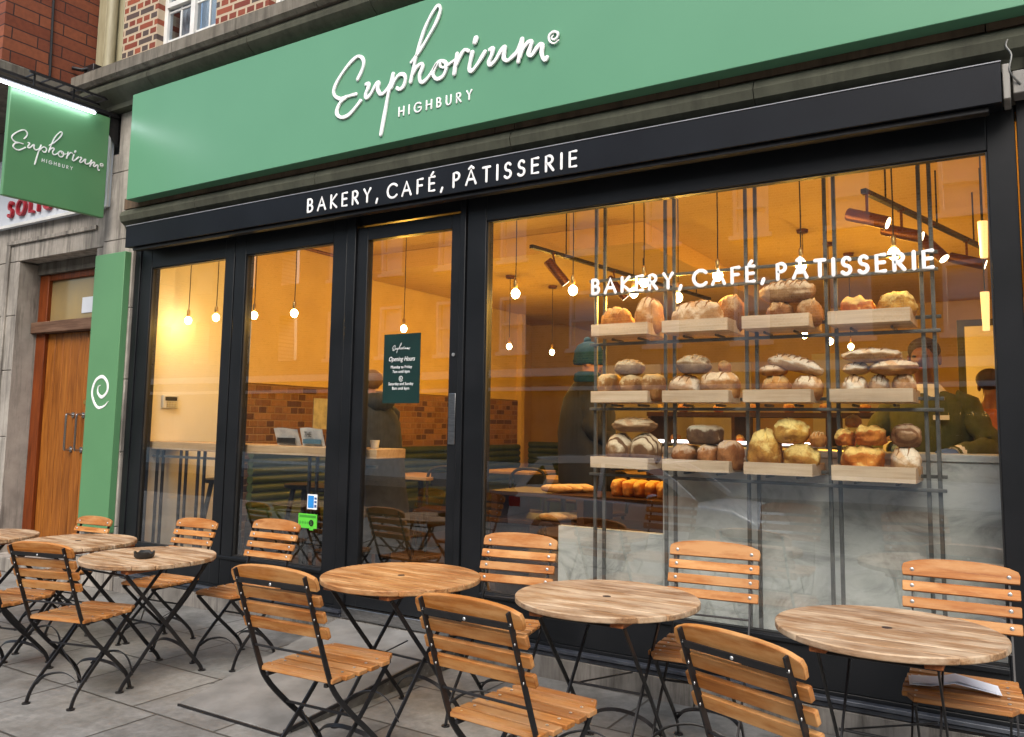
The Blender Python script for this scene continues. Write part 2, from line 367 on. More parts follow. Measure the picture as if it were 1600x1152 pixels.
# ------------------------------------------------------------------ ground
def struct(name, mb, mt, **k):
    o = mb.build(name, mt, **k); return tag(o, None, None, kind='structure')
struct('pavement', MB().box(-40, 20, -6.2, .06, -.3, 0), M['pave'], smooth=False)
struct('kerb', MB().box(-40, 20, -6.35, -6.2, -.62, .004).box(-40, 20, -16.35, -16.2, -.62, -.34), M['kerb'], smooth=False)
struct('road', MB().box(-40, 20, -16.2, -6.35, -.7, -.5), M['asphalt'], smooth=False)
struct('far_pavement', MB().box(-40, 20, -18.2, -16.35, -.7, -.35), M['pave'], smooth=False)
struct('ground', MB().box(-120, 100, -120, 100, -1.2, -.72), M['asphalt'], smooth=False)

# ------------------------------------------------------------------ shop building
shop = empty('shop_building', (-3, 0, 0), 0, 'red brick building with the black glazed shopfront and a stone cornice under the sash windows', 'building')
def sp(name, mb, mt, parent=shop, **k):
    if parent is shop: rel(shop, mb)
    return mb.build(name, mt, parent, **k)
# upper brick wall with two window openings
W1 = (-6.77, -5.93); W2 = (-5.25, -4.41); ZS, ZW = 4.86, 6.0
b = MB()
xs = [-7.3, W1[0], W1[1], W2[0], W2[1], 2.2]
for i in range(0, 5, 2): b.box(xs[i], xs[i+1], 0, .3, 4.74, 6.2)
for (a, c) in (W1, W2): b.box(a, c, 0, .3, 4.74, ZS); b.box(a, c, 0, .3, ZW, 6.2)
b.box(-7.0, 2.2, .02, .3, 3.5, 4.735)
sp('brick_wall', b, M['brick'], smooth=False)
sp('roof', MB().box(-7.3, 2.2, 0, 9.4, 6.21, 6.35), M['stone_dk'], smooth=False)  # out of view; building cut low here so more light reaches the car
for (a, c) in (W1, W2):
    f = MB(); d0, d1 = .07, .13
    f.box(a, a+.05, d0, d1, ZS, ZW).box(c-.05, c, d0, d1, ZS, ZW).box(a+.05, c-.05, d0, d1, ZS, ZS+.06).box(a+.05, c-.05, d0, d1, ZW-.05, ZW)
    mid = (a+c)/2; f.box(mid-.03, mid+.03, d0-.005, d1-.001, ZS+.06, ZW-.05)
    for zz in (5.02, 5.30, 5.58, 5.82): f.box(a+.05, mid-.03, d0+.02, d1-.02, zz, zz+.02).box(mid+.03, c-.05, d0+.02, d1-.02, zz, zz+.02)
    f.box(a+.05, mid-.03, d0-.012, d1-.003, 5.34, 5.39)
    for q in ((a+mid)/2+.01, (c+mid)/2): f.box(q-.01, q+.01, d0+.021, d1-.021, ZS+.06, ZW-.05)
    fo = sp('window_frame', f, M['white_paint'], bevel=.003)
    g = MB().box(a+.04, c-.04, .098, .102, ZS+.03, ZW-.03); g.xf(Matrix.Translation(-shop.location)); g.build('pane', M['upglass'], fo, smooth=False)
    cu = MB(); n = 40; pts = [(a+.02+(c-a-.04)*i/n, .22+.02*math.sin(i*1.7)+.01*math.sin(i*.6)) for i in range(n+1)]
    vs = [(x, y, ZS) for x, y in pts]+[(x, y, ZW) for x, y in pts]
    cu.add(vs, [(i, i+1, n+2+i, n+1+i) for i in range(n) if not (14 < i < 18 or 27 < i < 33)])
    cu.xf(Matrix.Translation(-shop.location)); cu.build('curtain', M['white_paint'], fo)
    sp('dark_room_sheet', MB().box(a-.1, c+.1, .55, .6, ZS-.1, ZW+.1), M['black'], smooth=False)  # black sheet painting the dark of the unlit room behind the curtains
# cornice between brick and sign: profile extruded along x in stones
def profile_run(name, prof, x0, x1, mt, joints, gap=.006):
    b = MB(); e = [x0]+[j for j in joints if x0 < j < x1]+[x1]
    for i in range(len(e)-1):
        b.prism([(p[0], p[1]) for p in prof], 'x', e[i]+gap/2, e[i+1]-gap/2)
    return sp(name, b, mt, ang=25)
profile_run('cornice', [(.0, 4.735), (-.30, 4.72), (-.30, 4.62), (-.27, 4.59), (.0, 4.59)], -7.62, 2.2, M['stone_dk'], [-6.9, -6.1, -5.28, -4.4, -3.5, -2.6, -1.7])
profile_run('cornice_moulding', [(.0, 4.585), (-.24, 4.585), (-.255, 4.55), (-.25, 4.515), (-.22, 4.48), (-.17, 4.45), (-.13, 4.42), (-.12, 4.38), (.0, 4.38)], -7.55, 2.2, M['stone_gr'], [-6.5, -5.2, -3.9, -2.6, -1.3])
profile_run('lintel', [(.0, 3.50), (-.10, 3.50), (-.10, 3.40), (.0, 3.40)], -6.95, 2.2, M['stone_br'], [-5.6, -4.2, -2.9, -2.75, -1.4, -.1])
profile_run('lintel_moulding', [(.0, 3.395), (-.09, 3.395), (-.125, 3.37), (-.14, 3.33), (-.125, 3.28), (-.08, 3.25), (-.06, 3.20), (.0, 3.20)], -6.95, 2.2, M['stone_gr'], [-5.9, -4.5, -2.76, -1.2])
sp('lintel_backing', MB().box(-6.95, 2.2, .0, .3, 3.05, 3.499), M['stone_dk'], smooth=False)
# stone pier at the left of the shopfront
pj = MB()
for z0, z1 in ((0, .55), (.556, 1.2), (1.206, 1.85), (1.856, 2.5), (2.506, 3.15), (3.156, 3.8), (3.806, 4.375)):
    pj.box(-7.34, -6.865, -.035, .3, z0, z1)
sp('stone_pier', pj, M['stone'], bevel=.004)
sp('plinth', MB().box(-6.86, -4.42, -.03, .2, -.02, .12).box(-4.415, -3.1, -.02, .2, -.02, .13).box(-3.095, -1.6, -.035, .2, -.02, .125).box(-1.595, .6, -.03, .2, -.02, .122), M['plinth_s'], bevel=.004)
# black shopfront
fr = MB(); ZB, ZG = .435, 2.848
fr.box(-6.86, -6.78, -.012, .1, .15, 3.055)
fr.box(-6.78, -6.625, 0, .09, .15, 3.05)                                   # left jamb
fr.box(-5.63, -5.515, -.004, .09, .2, 3.0).box(-5.505, -5.38, -.002, .088, .2, 3.0)   # mullion
fr.box(-6.625, -4.41, 0, .09, ZG, 3.05).box(-6.625, -4.41, 0, .09, .2, ZB)
fr.box(-6.625, -4.41, -.014, .0, ZB-.03, ZB-.005)
fr.box(-4.41, -4.27, 0, .09, .2, 3.05).box(-4.262, -4.175, -.010, .09, .17, 3.05)
fr.box(-3.225, -3.18, -.012, .09, .17, 3.05).box(-3.172, -3.02, 0, .09, .2, 3.05)
fr.box(-4.175, -3.225, .03, .09, 2.95, 3.05)
fr.box(-3.02, -.12, 0, .09, ZG, 3.05).box(-3.02, -.12, 0, .09, .2, ZB).box(-3.02, -.12, -.014, 0, ZB-.03, ZB-.005)
fr.box(-.12, .0, 0, .09, .2, 3.05).box(.006, .75, -.02, .09, .15, 3.2)
fr.box(-6.78, .0, .002, .09, .15, .198)
sp('shopfront_frame', fr, M['frame'], bevel=.004)
sp('sill_strip', MB().box(-6.78, -4.18, -.05, -.004, .158, .178).box(-3.22, .0, -.05, -.004, .158, .178).box(-6.78, -4.18, -.03, -.004, .128, .15).box(-3.22, .0, -.03, -.004, .128, .15), pm('worn_black_strip', (.10, .11, .13), (.05, .055, .07), 9, .35, metal=.4), bevel=.002)
for i, (a, c) in enumerate(((-6.625, -5.63), (-5.38, -4.41), (-3.02, -.12))):
    sp('window_pane', MB().box(a+.001, c-.001, .030, .036, ZB+.001, ZG-.001), M['glass'], smooth=False)
    g = .008
    sp('glazing_bead', MB().box(a, a+g, .012, .029, ZB, ZG).box(c-g, c, .012, .029, ZB, ZG).box(a+g, c-g, .012, .029, ZG-g, ZG).box(a+g, c-g, .012, .029, ZB, ZB+g), M['black'], smooth=False)
dr = MB(); dr.box(-4.172, -4.07, .008, .07, .21, 2.93).box(-3.31, -3.228, .008, .07, .21, 2.93).box(-4.07, -3.31, .008, .07, 2.83, 2.93).box(-4.07, -3.31, .008, .07, .21, .47)
do = sp('glazed_door', dr, M['frame'], bevel=.004)
def dp(name, mb, mt, **k): return mb.xf(Matrix.Translation(-shop.location)).build(name, mt, do, **k)
dp('door_pane', MB().box(-4.069, -3.311, .034, .040, .471, 2.829), M['glass'], smooth=False)
dp('push_plate', MB().box(-3.300, -3.245, .002, .007, 1.36, 1.70), M['steel'], bevel=.002)
dp('lock', MB().disc((-3.27, .006, 1.96), .012, -.006, axis='y'), M['bolt'])
dp('threshold', MB().box(-4.17, -3.23, -.03, .1, .13, .205), M['steel'], bevel=.003)
# room behind the glass
IX0, IX1, IY1, IZ0, IZ1 = -6.7, .75, 9.2, .2, 3.42
sp('interior_floor', MB().box(-8.2, IX1+.1, .2, IY1, .1, IZ0), M['floorw'], smooth=False)
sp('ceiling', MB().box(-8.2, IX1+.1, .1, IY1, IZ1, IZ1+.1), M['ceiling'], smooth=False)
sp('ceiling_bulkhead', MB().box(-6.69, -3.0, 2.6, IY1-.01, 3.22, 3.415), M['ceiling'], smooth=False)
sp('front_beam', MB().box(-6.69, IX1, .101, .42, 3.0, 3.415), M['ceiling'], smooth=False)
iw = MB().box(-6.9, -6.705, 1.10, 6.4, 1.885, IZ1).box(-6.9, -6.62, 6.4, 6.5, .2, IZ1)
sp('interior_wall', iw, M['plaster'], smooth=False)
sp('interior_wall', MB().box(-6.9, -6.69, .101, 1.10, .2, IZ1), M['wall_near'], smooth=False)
sp('brick_wainscot', MB().box(-6.9, -6.68, 1.11, 6.4, .2, 1.88), M['brick3'], smooth=False)
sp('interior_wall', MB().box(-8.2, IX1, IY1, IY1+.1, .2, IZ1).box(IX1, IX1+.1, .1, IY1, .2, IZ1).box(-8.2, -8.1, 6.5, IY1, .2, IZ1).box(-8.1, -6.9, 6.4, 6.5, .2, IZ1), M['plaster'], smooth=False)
sp('interior_door', MB().box(-5.35, -4.5, IY1-.06, IY1-.005, .2, 2.25).box(-5.45, -5.35, IY1-.08, IY1-.005, .2, 2.35).box(-4.5, -4.4, IY1-.08, IY1-.005, .2, 2.35).box(-5.35, -4.5, IY1-.08, IY1-.005, 2.25, 2.35), M['wall_near'], bevel=.005)
sp('back_arch', MB().box(-2.9, -1.3, IY1-.05, IY1-.004, .9, 2.7), M['wall_near'], bevel=.005)
sp('pipe', MB().tube([(-6.45, 1.2, 3.33), (-6.45, 6.0, 3.33)], .018), M['copper'])
sp('alarm_keypad', MB().box(-6.69, -6.66, .22, .38, 1.60, 1.72), M['white_paint'], bevel=.006)
sp('keypad_display', MB().box(-6.659, -6.655, .24, .36, 1.67, 1.705), M['black'])
kb = MB()
for i in range(4):
    for j in range(3): kb.box(-6.659, -6.654, .255+.028*i, .272+.028*i, 1.612+.018*j, 1.624+.018*j)
sp('keypad_keys', kb, M['steel'])
sp('wall_notice', MB().box(-6.679, -6.672, 2.10, 2.32, 1.42, 1.76), M['paper'])
sp('light_switch', MB().box(-6.679, -6.67, 5.02, 5.12, 1.29, 1.38).box(-6.679, -6.67, 5.02, 5.12, 1.16, 1.25), M['steel'], bevel=.002)

# ------------------------------------------------------------------ neighbour
nb = empty('neighbour_building', (-9, 0, 0), 0, 'grey stone building on the left with a timber doorway and orange brick bay', 'building')
def np_(name, mb, mt, parent=nb, **k): return rel(nb, mb).build(name, mt, parent, **k)
s_ = MB()
zz = [0, .62, 1.30, 1.98, 2.55, 3.12]
for i in range(5): s_.box(-16, -8.885, -.0, .4, zz[i]+.003, zz[i+1]-.003)
s_.box(-16, -7.345, 0, .4, 3.123, 3.49).box(-16, -7.345, 0, .4, 3.494, 4.6)
s_.box(-7.50, -7.345, .0, .4, .003, 3.117)
np_('stone_wall', s_, M['stone'], bevel=.006)
np_('stone_band', MB().box(-9.12, -9.06, -.02, 0, .0, 3.30).box(-9.12, -7.5, -.025, 0, 3.30, 3.34), M['stone'], bevel=.004)
np_('door_reveal', MB().box(-8.885, -8.87, .0, .4, 0, 3.1), M['stone'])
np_('doorstep', MB().box(-8.88, -7.5, -.1, .4, 0, .14), M['stone'], bevel=.01)
ff = MB().box(-8.87, -8.70, .22, .32, .14, 3.0).box(-7.56, -7.50, .22, .32, .14, 3.0).box(-8.70, -7.56, .23, .31, 2.93, 3.0)
fo = np_('door_frame', ff, M['door_dk'], bevel=.006)
np_('transom_bar', MB().box(-8.93+.05, -7.5, .16, .33, 2.375, 2.49), M['transom'], bevel=.006)
np_('door_lintel', MB().box(-8.87, -7.5, .19, .4, 3.0, 3.117), M['stone_dk'])
tg = np_('transom_pane', MB().box(-8.70, -7.56, .262, .268, 2.49, 2.93), pm('amber_glass', (.30, .205, .075), (.20, .15, .08), 1.2, .12, spec=.5, rnd=False), smooth=False)
np_('paper_notice', MB().box(-8.12, -7.78, .255, .260, 2.56, 2.72), M['ne_board'])
dd = MB(); x = -8.695
while x < -7.57:
    dd.box(x, min(x+.142, -7.562), .255, .30, .15, 2.37); x += .145
dob = np_('timber_door', dd, M['door'], bevel=.005)
for hx in (-8.13, -7.95):
    h = MB().tube(catmull([(hx, .25, 1.53), (hx, .19, 1.535), (hx, .18, 1.50), (hx, .18, 1.36), (hx, .18, 1.22), (hx, .19, 1.185), (hx, .25, 1.19)], 4), .011)
    rel(nb, h).build('door_handle', M['steel'], dob)
    for hz in (1.53, 1.19): rel(nb, MB().disc((hx, .243, hz), .028, .012, axis='y')).build('handle_rose', M['steel'], dob)
rel(nb, MB().disc((-7.93, .24, 1.66), .022, .015, axis='y')).build('lock', pm('brass', (.7, .45, .12), (.6, .38, .1), 20, .3, metal=.9), dob)
np_('brick_bay', MB().box(-16, -7.72, -.88, .3, 4.70, 6.2), M['brick2'], smooth=False)
np_('bay_ledge', MB().box(-16, -7.70, -.92, .3, 4.60, 4.695), M['stone_dk'], bevel=.01)
np_('bay_cable', MB().tube([(-7.712, -.45, 4.7), (-7.712, -.47, 5.5), (-7.712, -.46, 6.15)], .012), M['black_metal'])
np_('cream_pilaster', MB().box(-7.72, -7.305, .0, .3, 4.74, 6.2).box(-7.70, -7.56, -.03, .0, 4.74, 6.2), M['cream_pipe'], bevel=.01)
np_('drainpipe', MB().tube([(-7.42, -.055, 4.76), (-7.42, -.055, 6.2)], .05, 16), M['cream_pipe'])
hd = MB().box(-7.66, -7.50, -.16, -.02, 4.78, 4.90).tube([(-7.6, -.1, 4.9), (-7.62, -.2, 4.84), (-7.7, -.25, 4.86)], .02)
np_('alarm_floodlight', hd, M['black_metal'], bevel=.008)
# solicitors fascia
sb = empty('solicitors_fascia', (-9, -.03, 3.5), 0, 'pale blue fascia board with raised red SOLICITORS lettering, partly behind the hanging green sign', 'sign')
rel(sb, s2 := MB().box(-16, -7.275, -.055, -.003, 3.485, 4.24)).build('board', M['ne_board'], sb, bevel=.004)
rel(sb, MB().box(-7.30, -7.268, -.075, -.056, 3.48, 4.245).box(-16, -7.30, -.07, -.056, 3.478, 3.51)).build('board_trim', M['white_paint'], sb, bevel=.003)

# ------------------------------------------------------------------ stroke lettering
ar = lambda cx, cy, rx, ry, a0, a1, n=10: [(cx+rx*math.cos(R_(a0+(a1-a0)*i/n)), cy+ry*math.sin(R_(a0+(a1-a0)*i/n))) for i in range(n+1)]
GL = {  # width, strokes in a unit-height em
 'A': (.80, [[(0, 0), (.40, 1), (.80, 0)], [(.16, .34), (.64, .34)]]),
 'B': (.50, [[(0, 0), (0, 1)], [(0, 1), (.2, 1)]+ar(.2, .76, .24, .24, 90, -90)+[(0, .52)], [(0, .52), (.22, .52)]+ar(.22, .26, .28, .26, 90, -90)+[(0, 0)]]),
 'C': (.80, [ar(.5, .5, .5, .52, 42, 318, 18)]),
 'E': (.46, [[(.46, 1), (0, 1), (0, 0), (.46, 0)], [(0, .53), (.42, .53)]]),
 'F': (.46, [[(.46, 1), (0, 1), (0, 0)], [(0, .53), (.40, .53)]]),
 'G': (.92, [ar(.5, .5, .5, .52, 42, 335, 18)+[(.96, .48), (.55, .48)]]),
 'H': (.66, [[(0, 0), (0, 1)], [(.66, 0), (.66, 1)], [(0, .52), (.66, .52)]]),
 'I': (.0, [[(0, 0), (0, 1)]]),
 'K': (.58, [[(0, 0), (0, 1)], [(.54, 1), (.03, .50), (.58, 0)]]),
 'L': (.42, [[(0, 1), (0, 0), (.42, 0)]]),
 'O': (1.0, [ar(.5, .5, .5, .52, 0, 360, 24)]),
 'P': (.48, [[(0, 0), (0, 1), (.2, 1)]+ar(.2, .74, .28, .26, 90, -90)+[(0, .48)]]),
 'R': (.54, [[(0, 0), (0, 1), (.2, 1)]+ar(.2, .74, .28, .26, 90, -90)+[(0, .48)], [(.18, .48), (.54, 0)]]),
 'S': (.46, [ar(.25, .76, .21, .25, 30, 270, 12)[:-1]+ar(.22, .25, .25, .26, 90, -150, 12)]),
 'T': (.56, [[(0, 1), (.56, 1)], [(.28, 1), (.28, 0)]]),
 'U': (.60, [[(0, 1), (0, .3)]+ar(.3, .3, .3, .32, 180, 360)+[(.6, 1)]]),
 'Y': (.62, [[(0, 1), (.31, .50), (.62, 1)], [(.31, .50), (.31, 0)]]),
 ',': (.10, [[(.10, .08), (.0, -.20)]]),
 '0': (.5, [ar(.25, .5, .25, .5, 0, 360, 20)]),
}
GL['É'] = (.46, GL['E'][1]+[[(.16, 1.14), (.32, 1.34)]])
GL['Â'] = (.80, GL['A'][1]+[[(.22, 1.12), (.40, 1.28), (.58, 1.12)]])
def textw(s, track): return sum(.38 if c == ' ' else GL[c][0]+track for c in s)-track
def letters(s, x0, x1, z0, h, y, r, thk=.006, bold=1.0):
    """lettering facing -y between x0 and x1"""
    n = len([c for c in s if c != ' ']); base = sum(.38 if c == ' ' else GL[c][0] for c in s)
    track = ((x1-x0)/h-base)/(n-1 if n > 1 else 1)
    b = MB(); x = x0
    for c in s:
        if c == ' ': x += .38*h; continue
        wd, st = GL[c]
        for k, q in enumerate(st):
            b.tube([(x+p[0]*h, y+.0004*k, z0+p[1]*h) for p in q], r, 8, ra=thk, nrm=(0, 1, 0), caps=True)
        x += (wd+track)*h
    return b
ex = letters('SOLICITORS', -9.02, -7.35, 3.59, .15, -.075, .017, .018); rel(sb, ex).build('lettering', M['red'], sb)

# ------------------------------------------------------------------ signs
fs = empty('fascia_sign', (-3, -.2, 3.43), 0, 'long green fascia sign with white handwritten shop name above the black awning box', 'sign')
rel(fs, MB().box(-6.733, 2.0, -.22, -.105, 3.435, 4.402)).build('board', M['green'], fs, bevel=.004)
rel(fs, MB().box(-6.70, 2.0, -.104, .0, 3.50, 4.37)).build('batten_frame', M['stone_dk'], fs)
LOGO= [(0.0117, [(-4.009, 3.956), (-3.977, 4.003), (-3.957, 4.048), (-3.961, 4.093), (-3.991, 4.124), (-4.025, 4.129), (-4.08, 4.103), (-4.147, 4.05), (-4.21, 3.983), (-4.241, 3.922), (-4.227, 3.878), (-4.172, 3.845), (-4.107, 3.848), (-4.021, 3.849)]), (0.0129, [(-4.115, 3.845), (-4.166, 3.818), (-4.198, 3.771), (-4.197, 3.73), (-4.152, 3.7), (-4.087, 3.704), (-4.024, 3.744), (-3.973, 3.788)]), (0.0123, [(-3.927, 3.902), (-3.902, 3.902), (-3.904, 3.871), (-3.926, 3.83), (-3.917, 3.8), (-3.88, 3.817), (-3.841, 3.868), (-3.813, 3.891), (-3.804, 3.876), (-3.813, 3.839), (-3.78, 3.798), (-3.74, 3.811), (-3.697, 3.854), (-3.676, 3.927)]), (0.0123, [(-3.674, 3.923), (-3.689, 3.865), (-3.714, 3.78), (-3.741, 3.649), (-3.77, 3.502)]), (0.0117, [(-3.688, 3.826), (-3.654, 3.877), (-3.611, 3.906), (-3.571, 3.891), (-3.563, 3.851), (-3.581, 3.81), (-3.615, 3.798), (-3.635, 3.813)]), (0.0106, [(-3.515, 3.97), (-3.475, 4.005), (-3.426, 4.054), (-3.367, 4.125), (-3.309, 4.203), (-3.276, 4.273), (-3.279, 4.313), (-3.307, 4.318), (-3.357, 4.262), (-3.407, 4.18), (-3.449, 4.075), (-3.485, 3.956), (-3.515, 3.829)]), (0.0117, [(-3.501, 3.877), (-3.467, 3.923), (-3.422, 3.941), (-3.414, 3.915), (-3.437, 3.863), (-3.432, 3.821), (-3.406, 3.806), (-3.365, 3.828), (-3.321, 3.872), (-3.285, 3.914), (-3.252, 3.922), (-3.218, 3.9), (-3.212, 3.857), (-3.237, 3.813), (-3.282, 3.801), (-3.316, 3.827), (-3.32, 3.865), (-3.289, 3.912)]), (0.0082, [(-3.259, 3.917), (-3.262, 3.887), (-3.228, 3.87), (-3.184, 3.885), (-3.134, 3.904)]), (0.0123, [(-3.124, 3.942), (-3.133, 3.882), (-3.144, 3.806)]), (0.0117, [(-3.135, 3.852), (-3.101, 3.912), (-3.063, 3.952), (-3.032, 3.939)]), (0.0123, [(-2.999, 3.922), (-3.011, 3.873), (-3.022, 3.818), (-3.004, 3.794), (-2.971, 3.815), (-2.933, 3.858), (-2.899, 3.902)]), (0.0176, [(-2.973, 4.01), (-2.98, 3.987)]), (0.0123, [(-2.863, 3.906), (-2.838, 3.908), (-2.846, 3.867), (-2.868, 3.825), (-2.852, 3.802), (-2.814, 3.827), (-2.771, 3.883), (-2.745, 3.897), (-2.749, 3.863), (-2.753, 3.825), (-2.726, 3.801), (-2.686, 3.819), (-2.65, 3.848), (-2.619, 3.917)]), (0.0129, [(-2.617, 3.917), (-2.626, 3.863), (-2.643, 3.774)]), (0.0123, [(-2.633, 3.8), (-2.605, 3.855), (-2.569, 3.886), (-2.544, 3.88), (-2.559, 3.841), (-2.568, 3.809), (-2.545, 3.793), (-2.513, 3.828), (-2.482, 3.852), (-2.467, 3.84), (-2.473, 3.798), (-2.463, 3.758), (-2.447, 3.743), (-2.435, 3.755)]), (0.007, [(-2.392, 3.888), (-2.404, 3.873), (-2.387, 3.859), (-2.364, 3.867), (-2.359, 3.894), (-2.385, 3.909), (-2.413, 3.9), (-2.422, 3.875), (-2.409, 3.847), (-2.382, 3.834), (-2.353, 3.848)])]
def logo(fn, sc=1.0, thk=.008):
    b = MB()
    for k, (r, ps) in enumerate(LOGO):
        q = catmull(ps, 7)
        if len(ps) == 2: q = ps
        n = len(q); rr = [r*sc*(1.17+.14*math.sin(k*2+i*.35)) for i in range(n)]
        if k == len(LOGO)-1: rr = [r*sc*(.45+.75*math.sin(math.pi*i/(n-1))) for i in range(n)]
        pts, nrm = fn(q, k); b.tube(pts, rr, 10, ra=thk, nrm=nrm, caps=True)
    return b
lm = logo(lambda q, k: ([(p[0], -.226-.0006*k, p[1]) for p in q], (0, 1, 0)))
rel(fs, lm).build('script_lettering', M['white'], fs)
rel(fs, letters('HIGHBURY', -3.615, -3.005, 3.608, .062, -.224, .0062, .004)).build('small_lettering', M['white'], fs)

aw = empty('awning_box', (-3, -.15, 3.0), 0, 'long black awning box lettered BAKERY, CAFÉ, PÂTISSERIE in white under the green fascia', 'awning')
rel(aw, MB().prism([(-.18, 3.012), (.0, 3.03), (.0, 3.195), (-.16, 3.206), (-.18, 3.204)][::-1], 'x', -6.77, -.045)).build('casing', M['awning'], aw, bevel=.003)
rel(aw, MB().box(-6.772, -.043, -.184, -.165, 3.206, 3.2105)).build('drip_edge', pm('pale_edge', (.34, .35, .38), (.25, .26, .29), 9, .4), aw)
rel(aw, MB().box(-6.70, -.10, -.15, -.09, 2.985, 3.012)).build('front_bar', M['black_metal'], aw, bevel=.004)
rel(aw, letters('BAKERY, CAFÉ, PÂTISSERIE', -4.505, -2.255, 3.052, .094, -.183, .0088, .003)).build('lettering', M['white'], aw)
rel(aw, MB().box(-.04, -.01, -.16, .0, 3.03, 3.20).box(.0, .05, -.13, -.02, 3.06, 3.17).box(.055, .16, -.10, -.02, 3.07, 3.30)).build('end_bracket', pm('grey_plastic', (.26, .25, .23), (.17, .16, .15), 12, .6), aw, bevel=.005)
rel(aw, MB().tube(catmull([(.03, -.13, 3.10), (-.01, -.16, 3.16), (.0, -.15, 3.24), (-.02, -.14, 3.30), (.02, -.12, 3.36), (.10, -.08, 3.37)], 5), .0045)).build('motor_cable', M['rack_metal'], aw)

# projecting sign with its tube lamps
XP = -7.2
ps_ = empty('hanging_sign', (XP, -.1, 3.85), 0, 'square green hanging sign on a black bracket, lit by white tubes above', 'sign')
rel(ps_, MB().box(XP-.05, XP, -1.03, -.135, 3.345, 4.305)).build('panel', M['green_dk'], ps_, bevel=.006)
lk = .432
lp = logo(lambda q, k: ([(XP+.002+.0003*k, -.565+(p[0]+3.25)*lk, 3.80+(p[1]-3.80)*lk) for p in q], (1, 0, 0)), lk*.92, .003)
rel(ps_, lp).build('script_lettering', M['white'], ps_)
hb = letters('HIGHBURY', 0, .27, 0, .028, 0, .0026, .0015)
hb.v = [(XP+.002-p[1]*.3, -.73+p[0], 3.712+p[2]) for p in hb.v]
rel(ps_, hb).build('small_lettering', M['white'], ps_)
br = MB().box(XP-.06, XP+.0, -1.0, .0, 4.325, 4.36).prism([(-.30, 4.36), (-.0, 4.36), (-.0, 4.02)][::-1], 'x', XP-.04, XP-.02)
br.box(XP-.07, XP+.02, -.035, .0, 3.98, 4.42)
for xx in (XP-.045, XP-.005): br.tube([(xx, -1.02, 4.31), (xx, -1.02, 4.36)], .006).tube([(xx, -.14, 4.30), (xx, -.14, 4.36)], .006)
rel(ps_, br).build('wall_bracket', M['black_metal'], ps_, bevel=.003)
ld = MB().box(XP-.15, XP-.135, -1.15, -.05, 4.44, 4.465).box(XP+.01, XP+.025, -.90, -.02, 4.455, 4.475)
for k in range(7): ld.box(XP-.14, XP+.015, -.86+.13*k, -.845+.13*k, 4.452, 4.462)
ld.box(XP-.01, XP+.0, -.5, -.485, 4.36, 4.455).box(XP-.01, XP+.0, -.85, -.835, 4.36, 4.455)
rel(ps_, ld).build('top_rack', M['black_metal'], ps_)
XT = XP+.055
lh = MB().box(XT-.02, XT+.02, -1.20, -.30, 4.298, 4.325).box(XP, XT-.02, -.99, -.97, 4.300, 4.32).box(XP, XT-.02, -.40, -.38, 4.300, 4.32)
rel(ps_, lh).build('lamp_housing', M['black_metal'], ps_, bevel=.002)
for a, c in ((-1.19, -.975), (-.955, -.325)):
    rel(ps_, MB().tube([(XT, a, 4.280), (XT, c, 4.280)], .0115, 12, caps=True)).build('lamp_tube', M['tube'], ps_)

# pilaster sign with the spiral
pl = empty('pilaster_sign', (-7.1, -.07, 1.7), 0, 'tall narrow green board with a white spiral e between the timber door and the shopfront', 'sign')
rel(pl, MB().box(-7.345, -6.885, -.10, -.036, .50, 3.01)).build('board', M['green_dk'], pl, bevel=.004)
SWIRL= [(-6.982, 1.645, 0.0024), (-7.037, 1.606, 0.0095), (-7.129, 1.591, 0.0135), (-7.2, 1.641, 0.0135), (-7.24, 1.732, 0.0127), (-7.199, 1.833, 0.0143), (-7.1, 1.87, 0.0159), (-7.018, 1.82, 0.0143), (-7.006, 1.74, 0.0135), (-7.08, 1.686, 0.0159), (-7.147, 1.721, 0.0111), (-7.15, 1.777, 0.0055), (-7.117, 1.793, 0.0024)]
qs = catmull(SWIRL, 6); yb = -.102
rel(pl, MB().tube([(p[0]-.01, yb, p[1]+.005) for p in qs], [max(.002, p[2]) for p in qs], 10, ra=.003, nrm=(0, 1, 0), caps=True)).build('spiral_mark', M['white'], pl)

# lettering on the window glass
wl = letters('BAKERY, CAFÉ, PÂTISSERIE', -2.245, -.375, 2.303, .084, .0275, .0100, .0015)
wl.xf(Matrix.Translation((1.3, 0, -2.3))); wlo = wl.build('window_lettering', M['white'])
wlo.location = (-1.3, 0, 2.3); tag(wlo, 'white capitals BAKERY, CAFÉ, PÂTISSERIE across the large shop window', 'lettering')

# opening hours poster on the door glass
def ftext(name, s, size, loc, mt, parent, sx=1.0, shear=0, align='CENTER'):
    c = bpy.data.curves.new(name, 'FONT'); c.body = s; c.size = size; c.align_x = align; c.shear = shear; c.extrude = .0004; c.resolution_u = 3
    o = bpy.data.objects.new(name, c); COL.objects.link(o); bpy.context.view_layer.update()
    me = bpy.data.meshes.new_from_object(o); me.materials.clear(); me.materials.append(mt)
    bpy.data.objects.remove(o); o = bpy.data.objects.new(name, me); COL.objects.link(o)
    o.rotation_euler = (R_(90), 0, 0); o.scale = (sx, 1, 1); o.location = loc; o.parent = parent; return o
po = empty('opening_hours_poster', (-3.735, .026, 1.88), 0, 'dark green opening hours poster with white lines stuck on the glazed door', 'poster')
MB().box(-.165, .165, .0, .004, -.245, .245).build('sheet', M['poster'], po)
MB().box(-.02, .0, 0, .001, 0, .001)
lpz = logo(lambda q, k: ([((p[0]+3.25)*.085, -.0015-.0002*k, .135+(p[1]-3.80)*.085) for p in q], (0, 1, 0)), .085, .0006); lpz.build('script_lettering', M['white'], po)
ftext('heading', 'Opening Hours', .046, (0, -.002, .052), M['white'], po, .82, .35)
